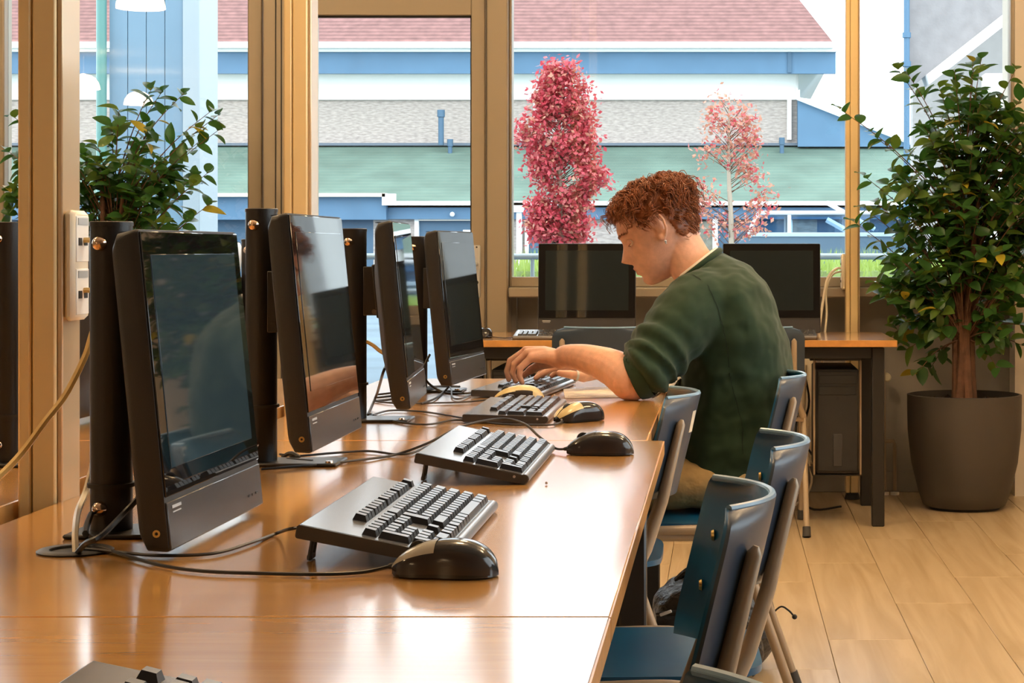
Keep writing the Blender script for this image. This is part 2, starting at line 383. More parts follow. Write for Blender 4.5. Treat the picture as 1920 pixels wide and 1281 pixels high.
# ---------------------------------------------------------------- power columns
def column(x0, x1, y0, y1, label, box=None):
    xc = (x0 + x1) / 2; t = thing('power_column', label, 'column', (xc, (y0 + y1) / 2, 0), 0, 'floor to ceiling power columns')
    w, dp = x1 - x0, y1 - y0
    MB().span((-w / 2, -dp / 2, .03), (-w / 2 + w * .30, dp / 2, ZC - .002), .003).build('cover_profile', 'column', t)
    MB().span((-w / 2 + w * .30 + .0015, -dp / 2, .03), (w / 2 - .008, dp / 2, ZC - .002), .003).build('cover_profile', 'column', t)
    MB().span((w / 2 - .008, -dp / 2 + .006, .03), (w / 2, dp / 2, ZC - .002), .002).build('side_profile', 'column_side', t)
    MB().span((-w / 2 + .004, -dp / 2 + .006, .02), (w / 2 - .01, dp / 2 - .004, ZC - .003)).build('core', 'gasket', t)
    MB().lathe([(.035, 0), (.03, .02), (.022, .035)], (0, 0, 0), 14).build('foot', 'gasket', t)
    return t
c1 = column(-1.002, -.940, 2.69, 2.77, 'cream power column with socket box and yellow cables, beside the nearest monitor')
c2 = column(-1.002, -.940, 4.32, 4.40, 'cream power column standing in front of the glazed door')
c3 = column(.540, .602, 8.30, 8.37, 'cream power column standing on the floor against the right window')
def sockets(t, side, z, wx, prot):
    """socket box on the side face of a column"""
    w = wx / 2
    b = MB().box((side * (w + prot / 2), 0, z), (prot, .066, .158), .006).build('socket_box', 'cream', t)
    f = side * (w + prot)
    for dz in (-.038, .038):
        MB().box((f, 0, z + dz), (.003, .052, .066), .001).build('socket_plate', 'white', b)
        MB().box((f + side * .0015, 0, z + dz + .025), (.002, .040, .010)).build('label_strip', 'silver', b)
        for dy in (-.012, .012): MB().box((f + side * .0015, dy, z + dz - .004), (.002, .013, .011)).build('socket', 'gasket', b)
    return b
sockets(c1, 1, 1.0765, .062, .016)
sockets(c3, -1, 1.0, .062, .018)
# plugs with cables out of the box
for (y0, nm, lb) in ((452, 'upper', 'yellow network cable from the upper socket, looping behind the nearest pole'), (546, 'lower', 'yellow network cable from the lower socket, looping behind the nearest pole')):
    a = P(148, y0, 2.735); 
    cable('network_cable', [a, a + Vector((.02, -.002, 0)), a + Vector((.05, -.02, -.02)), a + Vector((.07, -.04, -.10)), P(200, 700, 2.55)], .0042, 'ycable', lb)
cable('network_cable', [P(186, 590, 2.52), P(172, 628, 2.50), P(158, 672, 2.48), P(122, 742, 2.45), P(85, 790, 2.42), P(30, 862, 2.38), P(-40, 925, 2.3), P(-120, 960, 2.25)], .0046, 'ycable', 'yellow network cable sweeping down to the left in front of the cream column')
cable('network_cable', [P(178, 850, 2.44), P(172, 880, 2.43), P(160, 925, 2.41), P(146, 960, 2.36), P(141, 1000, 2.28), P(142, 1040, 2.245), P(142, 1075, 2.245)], .0042, 'cream', 'cream cable hanging down into the black cable grommet')
cable('wall_cable', [P(1577, 503, 8.32), P(1566, 505, 8.30), P(1552, 522, 8.28), P(1544, 560, 8.27), P(1537, 610, 8.25), P(1530, 660, 8.24), P(1528, 740, 8.24), P(1520, 800, 8.24)], .006, 'cream', 'cream cable curving from the socket of the right column down behind the back desk')
cable('wall_cable', [P(1577, 509, 8.33), P(1560, 516, 8.31), P(1549, 545, 8.29), P(1550, 590, 8.27), P(1545, 640, 8.25), P(1540, 700, 8.25)], .005, 'cream', 'second thinner cream cable beside the right column')

# ---------------------------------------------------------------- desks
ZT = .74
def desk(x0, x1, y0, y1, label, legs, group='beech desks with black legs'):
    t = thing('desk', label, 'desk', ((x0 + x1) / 2, (y0 + y1) / 2, 0), 0, group)
    hx, hy = (x1 - x0) / 2, (y1 - y0) / 2
    MB().span((-hx, -hy, ZT - .026), (hx, hy, ZT), .0015).build('desk_top', 'table', t)
    MB().span((hx - .0005, -hy + .001, ZT - .0255), (hx + .0012, hy - .001, ZT - .001)).build('edge_band', 'edge', t)
    MB().span((-hx + .001, -hy - .0012, ZT - .0255), (hx - .001, -hy + .0005, ZT - .001)).build('edge_band', 'edge', t)
    MB().span((-hx - .0012, -hy + .001, ZT - .0255), (-hx + .0005, hy - .001, ZT - .001)).build('edge_band', 'edge', t)
    i = legs
    for sx in (-1, 1):
        for sy in (-1, 1):
            MB().span((sx * (hx - i), sy * (hy - i), 0), (sx * (hx - i - .05), sy * (hy - i - .05), ZT - .03), .004).build('leg', 'blackmetal', t)
    for sx in (-1, 1): MB().span((sx * (hx - i - .01), -hy + i + .05, ZT - .075), (sx * (hx - i - .035), hy - i - .05, ZT - .03), .002).build('frame_rail', 'blackmetal', t)
    for sy in (-1, 1): MB().span((-hx + i + .05, sy * (hy - i - .01), ZT - .075), (hx - i - .05, sy * (hy - i - .035), ZT - .03), .002).build('frame_rail', 'blackmetal', t)
    return t
desk(-.943, -.1105, .17, 1.851, 'beech desk at the very bottom edge, nearest the camera', .03)
desk(-.943, -.1105, 1.854, 3.556, 'long beech desk carrying the two nearest monitors and black mouse', .03)
desk(-.943, -.1425, 3.560, 5.26, 'long beech desk at which the person in green types', .03)
desk(-1.84, -1.010, 1.854, 3.556, 'beech desk on the far side of the cream column, left edge of view', .03)
desk(-1.84, -1.010, 3.560, 5.26, 'beech desk of the opposite row, hidden behind the nearest monitor', .03)
back = desk(-1.12, .686, 7.45, 8.2, 'beech desk standing under the window at the back', .045)
# cable grommets
def grommet(x, y, label):
    t = thing('cable_grommet', label, 'grommet', (x, y, ZT), 0, 'black cable grommets in the desks')
    MB().lathe([(.028, .0005), (.044, .0005), (.0445, .002), (.042, .0035), (.030, .0035), (.028, .0015)], (0, 0, 0), 28, cap=False).build('ring', 'blackplastic', t)
    MB().lathe([(.0, .0008), (.029, .0008)], (0, 0, 0), 24, cap=False).build('opening', 'gasket', t)
grommet(-.770, 2.252, 'black round cable grommet below the nearest monitor')

# ---------------------------------------------------------------- monitor poles
def pole(x, y, ztop, zc, label, rz=0, plate=.10, side=1):
    t = thing('monitor_pole', label, 'pole', (x, y, ZT), rz, 'black steel monitor poles')
    H = ztop - ZT
    MB().lathe([(.026, .006), (.026, H - .006), (.027, H - .006), (.027, H - .001), (.025, H)], (0, 0, 0), 28).build('tube', 'blackmetal', t)
    MB().span((side * -.045, -.05, 0), (side * plate, .05, .006), .002).build('base_plate', 'blackmetal', t)
    MB().lathe([(.026, zc), (.0295, zc), (.0295, zc + .005), (.026, zc + .005)], (0, 0, 0), 28, cap=False).build('collar', 'gasket', t)
    for z in (H - .028, .035):
        MB().lathe([(.0095, 0), (.009, -.004), (.006, -.008), (.001, -.0095)], (-.006 * 1, -.0255, z), 14, 'y').build('screw', 'chrome', t)
    MB().lathe([(.007, 0), (.006, .003)], (side * (plate - .014), -.035, .006), 10).build('bolt', 'chrome', t)
    return t
PX = -.7726
pole(PX, 2.393, 1.135, .060, 'black pole behind the nearest monitor, left of the keyboard', plate=.07)
pole(PX, 3.171, 1.168, .095, 'tallest black pole, behind the second monitor', plate=.135)
pole(PX, 3.969, 1.143, .075, 'black pole behind the third monitor, beside the angled screen edge', plate=.12)
pole(PX, 4.787, 1.132, .075, 'black pole behind the farthest monitor of the long desk', plate=.12)
pole(-1.195, 3.16, 1.145, .08, 'black pole at the very left edge of the picture', side=-1)
pole(-1.19, 3.969, 1.12, .08, 'black pole of the opposite row, behind the nearest monitor', side=-1)
pole(-1.19, 4.787, 1.125, .08, 'black pole of the opposite row, left of the tallest pole', side=-1)

# ---------------------------------------------------------------- monitors
MW, MH = .405, .372
def make_monitor(label, back_mat='blackplastic', stand=False):
    """local: screen faces +x, width along y, bottom front edge at the origin height 0; leans back"""
    t = thing('monitor', label, 'monitor', (0, 0, 0), 0, 'flat screen monitors')
    lean = math.radians(5.6)
    R = Matrix.Rotation(-lean, 4, 'Y')
    def bx(c, d, r=0): return MB().box(R @ Vector(c), d, r, R.to_3x3())
    # housing: tapered loft from the front rim to the rounded back
    m = MB()
    def ring(x, hw, z0, z1, rc, n=5):
        pts = []
        for (sy, sz, a0) in ((1, 1, 0), (-1, 1, 90), (-1, -1, 180), (1, -1, 270)):
            cy = sy * (hw - rc); cz = (z1 - rc) if sz > 0 else (z0 + rc)
            for k in range(n):
                a = math.radians(a0 + 90 * k / (n - 1)); pts.append(R @ Vector((x, cy + rc * math.cos(a), cz + rc * math.sin(a))))
        return pts
    secs = [(0, MW / 2, 0, MH, .006), (-.004, MW / 2 + .001, -.001, MH + .001, .007), (-.026, MW / 2, .002, MH - .002, .010),
            (-.034, MW / 2 - .006, .014, MH - .012, .016), (-.040, MW / 2 - .03, .05, MH - .04, .03), (-.050, MW / 2 - .07, .09, MH - .085, .04), (-.054, MW / 2 - .11, .12, MH - .12, .04)]
    rs = [ring(*s) for s in secs]; n = len(rs[0]); vs = [p for r in rs for p in r]; fs = []
    for i in range(len(rs) - 1):
        for k in range(n): fs.append((i * n + k, i * n + (k + 1) % n, (i + 1) * n + (k + 1) % n, (i + 1) * n + k))
    fs += [tuple(range(n))[::-1], tuple(range((len(rs) - 1) * n, len(rs) * n))]
    m.add(vs, fs); hs = m.build('housing', back_mat, t, angle=50)
    bx((.0012, 0, MH / 2 + .030), (.0025, MW - .004, MH - .064), .001).build('front_glass', 'screen_glass', t)
    bx((.0022, 0, MH / 2 + .032), (.0022, MW - .058, MH - .122), .0004).build('display', 'display', t)
    ch = bx((.0010, 0, .0285), (.003, MW - .004, .055), .001).build('chin', 'chin', t)
    bx((.0027, -MW / 2 + .035, .049), (.0008, .034, .0035)).build('logo_strip', 'silver', ch)
    bx((.0027, -MW / 2 + .035, .043), (.0008, .030, .0015)).build('logo_strip', 'silver', ch)
    MB().lathe([(.0045, 0), (.0045, -.0012), (.002, -.0012), (.0018, 0)], R @ Vector((-.012, -MW / 2 - .0008, .022)), 12, 'y', cap=False).build('lock_socket', 'brass', t)
    for k in range(3): bx((.0028, MW / 2 - .03 - .018 * k, .02), (.0008, .007, .003)).build('button', 'gasket', ch)
    vm = MB()
    for k in range(22): vm.box(R @ Vector((-.030, -.16 + k * .0152, MH + .0005 - .0)), (.010, .008, .0012), 0, R.to_3x3())
    vm.build('vent_slots', 'gasket', t)['kind'] = 'stuff'
    if not stand:
        b = R @ Vector((-.054, 0, .235))
        MB().box(b + Vector((-.004, 0, 0)), (.008, .11, .11), .002, R.to_3x3()).build('mount_plate', 'blackmetal', t)
        br = MB().span((b.x - .002, -.0325, b.z - .05), (b.x - .032, -.0285, b.z + .05), .001).build('bracket', 'blackmetal', t)
        MB().span((b.x - .002, .0285, b.z - .05), (b.x - .032, .0325, b.z + .05), .001).build('bracket', 'blackmetal', t)
        for dz in (-.042, .042): MB().lathe([(.005, 0), (.005, -.003)], (b.x - .010, -.0325, b.z + dz), 10, 'y').build('bracket_screw', 'chrome', br)
    return t
mon = make_monitor('nearest monitor, large dark screen mirroring the plant, behind the front keyboard')
mon.location = (-.632, 2.175 + MW / 2, .752); mon.rotation_euler.z = -.020
def put_monitor(px, py, Y1, z0, rz, label):
    """near bottom front corner pixel and depth; rz turns the screen"""
    m = copy_tree(mon); m['label'] = label; c = P(px, py, Y1)
    m.rotation_euler.z = rz
    off = Matrix.Rotation(rz, 3, 'Z') @ Vector((0, -MW / 2, 0))
    m.location = (c.x - off.x, c.y - off.y, z0); return m
m2 = put_monitor(583, 849, 2.925, .785, 0, 'second monitor, its screen mirroring the face and arm of the person')
m3 = put_monitor(768, 768, 3.72, .785, math.radians(4.5), 'third monitor, seen almost edge on between two brighter screens')
m4 = put_monitor(846, 723, 4.52, .774, math.radians(-4.5), 'farthest monitor of the long desk, pale screen left of the hands')
for ch_ in mon.children:
    if ch_.name.startswith('display'): ch_.data = ch_.data.copy(); ch_.data.materials[0] = M['display_glow']
# opposite row (screens face away)
mo = copy_tree(mon); mo['label'] = 'monitor of the opposite row, dark sliver between column and nearest pole'
mo.rotation_euler.z = PI; mo.location = (-1.335, 3.92, .755)
mo2 = make_monitor('monitor with silver back and vent slots, just left of the tallest pole', 'silver')
mo2.rotation_euler.z = PI; mo2.location = (-1.32, 4.74, .75)
# back desk monitors facing the camera, each on a small foot
def stand_monitor(x, y, label):
    t = make_monitor(label, stand=True); t.location = (x, y, ZT + .012); t.rotation_euler.z = -PI / 2
    MB().span((-.13, -.10, -.012), (.02, .10, -.004), .003).build('stand_foot', 'blackplastic', t)
    MB().span((-.085, -.03, -.006), (-.06, .03, .18), .004).build('stand_neck', 'blackplastic', t)
    MB().ball((.003, -.18, .012), .003, 8, 6).build('power_light', mat('amber_led', (.8, .4, .05), .4, emit=(1, .5, .1), estr=3), t)
    return t
stand_monitor(P(1100, 467, 7.86).x, 7.86, 'black switched-off monitor on the back desk, left of the face')
stand_monitor(P(1447, 467, 7.86).x, 7.86, 'black switched-off monitor on the back desk, behind the shoulder')

# ---------------------------------------------------------------- keyboards
U = .019
kmesh = {}
def key_mesh(wu, hu=1):
    k = (wu, hu)
    if k not in kmesh:
        a, b = hu * U / 2 - .0008, wu * U / 2 - .0008; tx, ty = a - .0028, b - .0022
        vs = [(-a, -b, 0), (a, -b, 0), (a, b, 0), (-a, b, 0), (-tx - .0004, -ty, .0078), (tx - .0008, -ty, .0072), (tx - .0008, ty, .0072), (-tx - .0004, ty, .0078)]
        kmesh[k] = MB().add(vs, [(0, 3, 2, 1), (4, 5, 6, 7), (0, 1, 5, 4), (1, 2, 6, 5), (2, 3, 7, 6), (3, 0, 4, 7)]).mesh('key', 'key', False)
    return kmesh[k]
def layout():
    """(x back to front, y from the escape end to the number pad, width u, height u)"""
    L = []; xr = [-.030, -.003, .016, .035, .054, .073]; Y0 = .2165
    def row(x, start, ws):
        s = start
        for w_ in ws:
            if w_ > 0: L.append((x, Y0 - (s + w_ / 2) * U, w_, 1))
            s += abs(w_)
    row(xr[0], 0, [1, -1, 1, 1, 1, 1, -.5, 1, 1, 1, 1, -.5, 1, 1, 1, 1])
    row(xr[1], 0, [1] * 13 + [2]); row(xr[2], 0, [1.5] + [1] * 12); row(xr[3], 0, [1.75] + [1] * 12)
    row(xr[4], 0, [1.25] + [1] * 11 + [2.75]); row(xr[5], 0, [1.25, 1.25, 1.25, 6.25, 1.25, 1.25, 1.25, 1.25])
    L.append(((xr[2] + xr[3]) / 2, Y0 - 14.25 * U - .003, 1.25, 2))
    for x in xr[:3]: row(x, 15.25, [1, 1, 1])
    row(xr[4], 16.25, [1]); row(xr[5], 15.25, [1, 1, 1])
    for x in (xr[1], xr[2], xr[3], xr[4]): row(x, 18.5, [1, 1, 1])
    row(xr[1], 21.5, [1]); row(xr[5], 18.5, [2, 1])
    L.append(((xr[2] + xr[3]) / 2, Y0 - 22 * U, 1, 2)); L.append(((xr[4] + xr[5]) / 2, Y0 - 22 * U, 1, 2))
    return L
LAY = layout()
KL, KD = .4555, .165
def make_keyboard(label, tilt, joined=False):
    """local origin: centre of the front bottom edge on the desk, back towards -x"""
    t = thing('keyboard', label, 'keyboard', (0, 0, 0), 0, 'black keyboards')
    R = Matrix.Rotation(tilt, 4, 'Y'); D = Matrix.Translation((-.092, 0, 0))
    body = bpy.data.objects.new('case', None)
    m = MB(); prof = [(-.0825, .002), (-.0805, 0), (.088, 0), (.0925, .004), (.0935, .009), (.0915, .0135), (.086, .0140), (-.080, .0155), (-.0825, .0135)]
    m.prism([(a - .092, b) for a, b in prof], -KL / 2, KL / 2, 'y')
    m.v = [tuple(R @ Vector(p)) for p in m.v]; body = m.build('case', 'kbd', t, angle=30)
    zt = lambda x: .0140 + (.086 - x) / .166 * .0015
    m = MB(); m.add([R @ Vector((x - .092, y, z + .0004)) for (x, z) in ((-.0795, .0155), (.082, zt(.082))) for y in (-KL / 2 + .003, KL / 2 - .003)], [(0, 1, 3, 2)]).build('deck', 'kbdtop', t)
    m = MB(); m.tube([R @ Vector((.0875 - .092, y, .0078)) for y in (-KL / 2 + .001, KL / 2 - .001)], .0076, 14).build('front_lip', 'lip', t)
    if joined:
        mb = MB()
        for (x, y, wu, hu) in LAY:
            me = key_mesh(wu, hu); mb.add([R @ (Vector(v.co) + Vector((x - .092, y, zt(x) + .0005))) for v in me.vertices], [tuple(p.vertices) for p in me.polygons])
        mb.build('keys', 'key', t, False)['kind'] = 'stuff'
    else:
        for (x, y, wu, hu) in LAY:
            o = bpy.data.objects.new('key', key_mesh(wu, hu)); C.objects.link(o); o.parent = t
            o.location = R @ Vector((x - .092, y, zt(x) + .0005)); o.rotation_euler = (0, tilt + .009, 0)
    for y in (-.17, .17):
        if tilt > .1:
            a = R @ Vector((-.0825 + .012 - .092, 0, 0)); 
            m = MB()
            for dy in (-.009, .009): m.tube([(a.x, y + dy, a.z + .004), (a.x - .006, y + dy, .001)], .0028, 6)
            m.box((a.x - .0055, y, .004), (.006, .022, .006), .001); m.box((a.x, y, a.z), (.008, .024, .012), .001)
            m.build('fold_out_foot', 'kbd', t)
    for y in (-.185, -.16): MB().lathe([(.0022, 0), (.0022, -.0015)], R @ Vector((-.02 if y < -.17 else .03, -KL / 2, .009)), 8, 'y').build('end_screw', 'silver', t)
    return t
kb1 = make_keyboard('front keyboard, propped on its feet in front of the nearest monitor', .195)
kb1.location = (-.312, 2.137 + KL / 2, ZT)
kb2 = copy_tree(kb1); kb2['label'] = 'second keyboard, propped on its feet behind the front one'; kb2.location = (-.300, 2.888 + KL / 2, ZT)
kb0 = copy_tree(kb1); kb0['label'] = 'keyboard cut off by the bottom edge of the picture'; kb0.location = (-.31, 1.432 - KL / 2, ZT)
kb3 = make_keyboard('third keyboard, lying flat beside the mouse with pale yellow buttons', .022)
kb3.location = (-.362, 3.90 + KL / 2, ZT)
kb4 = copy_tree(kb3); kb4['label'] = 'farthest keyboard on the long desk, under the typing hands'
a4 = -math.radians(5.5); kb4.rotation_euler.z = a4; kb4.location = Vector((-.435, 4.56, ZT)) + Matrix.Rotation(a4, 3, 'Z') @ Vector((0, KL / 2, 0))
kb5 = make_keyboard('small keyboard on the back desk, left of the blue chair back', .10, True)
kb5.rotation_euler.z = -PI / 2; kb5.location = (P(961, 467, 7.5).x + KL / 2, 7.51, ZT)
kb6 = copy_tree(kb5); kb6['label'] = 'keyboard on the back desk showing between shoulder and desk corner'; kb6.location = (P(1532, 467, 7.5).x - KL / 2, 7.52, ZT)

# ---------------------------------------------------------------- mice
def make_mouse(label, top, side, button, wrap=False):
    """nose towards -x"""
    t = thing('mouse', label, 'mouse', (0, 0, 0), 0, 'corded computer mice')
    L, W, H = .0595, .031, .0395
    def prof(u):     # height along the length, u -1 nose .. 1 tail
        d_ = (u - .15) / .855 if u > .15 else (.15 - u) / 1.19
        return H * max(0, 1 - d_ ** (2.5 if u > .15 else 2.0)) ** (.52 if u > .15 else .60)
    def half(u): return W * (max(0, 1 - abs(u) ** 3.4) ** .5) * (1 - .10 * math.exp(-((u + .1) / .3) ** 2))
    def surf(u, v):  # v -1..1 across the arch
        a = v * PI / 2; s_, c_ = math.sin(a), math.cos(a)
        y = half(u) * (abs(s_) ** .8) * (1 if s_ > 0 else -1); z = .002 + prof(u) * (c_ ** .55 if c_ > 0 else 0)
        return Vector((u * L, y, z))
    def patch(u0, u1, v0, v1, nu, nv, off=0):
        m = MB()
        def fn(i, j):
            u = u0 + (u1 - u0) * i; v = v0 + (v1 - v0) * j; p = surf(u, v)
            if off: p = p + Vector((p.x * .3, p.y, max(p.z - .01, 0))).normalized() * off
            return p
        m.grid(fn, nu, nv); return m
    import bmesh
    b = patch(-1, 1, -1, 1, 30, 22); b.build('shell', top, t, angle=60)
    lo = .62
    for sgn in (-1, 1): patch(-.96, .90, sgn * lo, sgn * .99, 24, 8, .0005).build('side_panel', side, t, angle=60)
    e = -.12
    for sgn in (-1, 1): patch(-.97, e, sgn * .02, sgn * (lo + .04), 14, 8, .0009).build('button', button, t, angle=60)
    if wrap: patch(e + .01, .985, -.60, .60, 22, 14, .0009).build('palm_rest', button, t, angle=60); patch(.55, .985, -.97, .97, 10, 18, .001).build('tail_cap', button, t, angle=60)
    MB().lathe([(.0105, -.003), (.0115, -.002), (.0115, .002), (.0105, .003)], (-.030, 0, surf(-.5, 0).z - .0065), 16, 'y').build('scroll_wheel', 'gasket', t)
    MB().tube([(-.058, 0, .010), (-.064, 0, .009)], [.004, .003], 8).build('cable_sleeve', 'gasket', t)
    return t
mA = make_mouse('front mouse, black with worn grey buttons, beside the front keyboard', 'mouse', 'mouse_side', 'mouse_g')
mA.location = (-.305, 2.085, ZT); mA.rotation_euler.z = math.radians(-6)
mB_ = make_mouse('all-black mouse at the desk corner beside the second keyboard', 'mouse', 'mouse_side', 'mouse')
mB_.location = (-.2145, 3.315, ZT); mB_.rotation_euler.z = math.radians(-4)
mC = make_mouse('black mouse with pale yellow buttons, turned at an angle beside the third keyboard', 'mouse', 'mouse_side', 'mouse_y')
mC.location = (-.300, 3.955, ZT); mC.rotation_euler.z = math.radians(42)
mD = make_mouse('yellow-topped mouse glowing red at its base, beside the typing hands', 'mouse_y', 'mouse_side', 'mouse_y', True)
mD.location = (-.476, 4.425, ZT); mD.rotation_euler.z = math.radians(4)
MB().box((.012, -.0305, .006), (.022, .002, .006), .001).build('optical_glow', 'red', mD)
mE = make_mouse('small black mouse at the left end of the back desk', 'mouse', 'mouse_side', 'mouse')
mE.location = P(909, 633, 7.7).xy.to_3d() + Vector((0, 0, ZT)); mE.rotation_euler.z = math.radians(-80)

# ---------------------------------------------------------------- cables on the desk
def T(px, py, h=.004):  # point on the desk top
    Y = (CZ - ZT - h) * F / (py - CY); return Vector(((px - CX) * Y / F, Y, ZT + h))
def A(px, py, Y): return P(px, py, Y)
cable('mouse_cable', [(-.765, 2.262, .732), T(180, 1027), T(230, 1040), T(300, 1060), T(380, 1071), T(480, 1075), T(600, 1077), T(680, 1073), mA.location + Vector((-.064, .006, .009))], .0021, 'cable', 'thin black cable from grommet to the front mouse')
cable('keyboard_cable', [(-.772, 2.255, .732), T(150, 1030), T(215, 1035), T(300, 1042), T(400, 1038), T(470, 1018), T(520, 1000), A(545, 992, 2.27), A(580, 990, 2.30)], .0022, 'cable', 'black cable from grommet to the front keyboard')
cable('power_cable', [(-.775, 2.258, .73), T(160, 1020, .02), T(190, 1005, .03), A(230, 965, 2.30), A(258, 935, 2.32), A(275, 905, 2.36)], .0035, 'cable', 'black cable rising from grommet to the back of the nearest monitor')
cable('power_cable', [A(170, 965, 2.37), T(160, 1000, .02), T(175, 1015), (-.768, 2.262, .73)], .004, 'cable', 'short thick black cable beside the foot of the nearest pole')
cable('mouse_cable', [T(490, 880), T(540, 876), T(600, 871), T(680, 862), T(740, 853), A(800, 832, 3.30), A(860, 802, 3.36), A(910, 789, 3.40), A(950, 786, 3.42), A(985, 796, 3.40), A(1010, 818, 3.37), A(1040, 840, 3.34), mB_.location + Vector((-.064, .004, .009))], .0023, 'cable', 'black cable arching over the second keyboard to the all-black mouse')
cable('keyboard_cable', [T(525, 852), T(560, 855), T(620, 850), T(690, 846), T(740, 852), T(770, 850), T(795, 840), T(810, 833)], .0022, 'cable', 'black cable running to the back of the second keyboard')
cable('power_cable', [T(530, 858), T(545, 850, .012), T(560, 858, .006), T(540, 862), T(585, 866)], .004, 'cable', 'tangled thick black cable at the foot of the tallest pole')
cable('keyboard_cable', [T(690, 775), T(740, 790), T(800, 796), T(850, 788), T(880, 789)], .0022, 'cable', 'black cable running to the third keyboard')
cable('mouse_cable', [T(690, 782), T(730, 770), T(790, 772), T(850, 781), T(930, 795), T(1000, 797), T(1040, 796), T(1058, 789)], .0022, 'cable', 'black cable passing the third keyboard to the angled mouse')
cable('mouse_cable', [T(700, 752), T(750, 757), T(800, 756), T(870, 754), mD.location + Vector((-.064, -.004, .009))], .0022, 'cable', 'black cable running to the yellow-topped mouse')
cable('keyboard_cable', [A(835, 722, 4.75), A(842, 724, 4.70), T(830, 737), T(815, 748), T(790, 757)], .0026, 'cable', 'black cable hanging from the farthest monitor onto the desk')
cable('keyboard_cable', [A(838, 721, 4.8), A(846, 730, 4.72), T(848, 745), T(862, 748), T(882, 740)], .0022, 'cable', 'black cable running to the farthest keyboard of the long desk')
cable('power_cable', [A(724, 685, 3.95), A(718, 700, 3.9), T(708, 735, .04), T(698, 760, .01), T(690, 778)], .003, 'cable', 'black cable dropping from the third monitor')
cable('power_cable', [A(806, 665, 4.7), A(795, 690, 4.68), T(800, 715, .03), T(830, 735), T(870, 738), T(900, 733)], .003, 'cable', 'black cable dropping behind the farthest monitor')
for i in range(3): cable('power_cable', [T(700 + 4 * i, 752 - 6 * i), T(740, 748 - 6 * i), T(780, 734 - 3 * i, .01), T(830, 730 - 3 * i), T(862, 729 - 2 * i)], .0026, 'cable', ['lowest', 'middle', 'topmost'][i] + ' of three black cables bunched between the third and farthest monitors')
cable('network_cable', [A(688, 641, 3.97), A(700, 648, 3.96), A(715, 660, 3.95), A(742, 674, 3.94)], .004, 'ycable', 'short yellow cable showing between the third pole and third monitor')
cable('mouse_cable', [mE.location + Vector((.02, -.07, .006)), T(925, 632), T(945, 634), T(962, 633)], .002, 'cable', 'black cable lying beside the small mouse on the back desk')

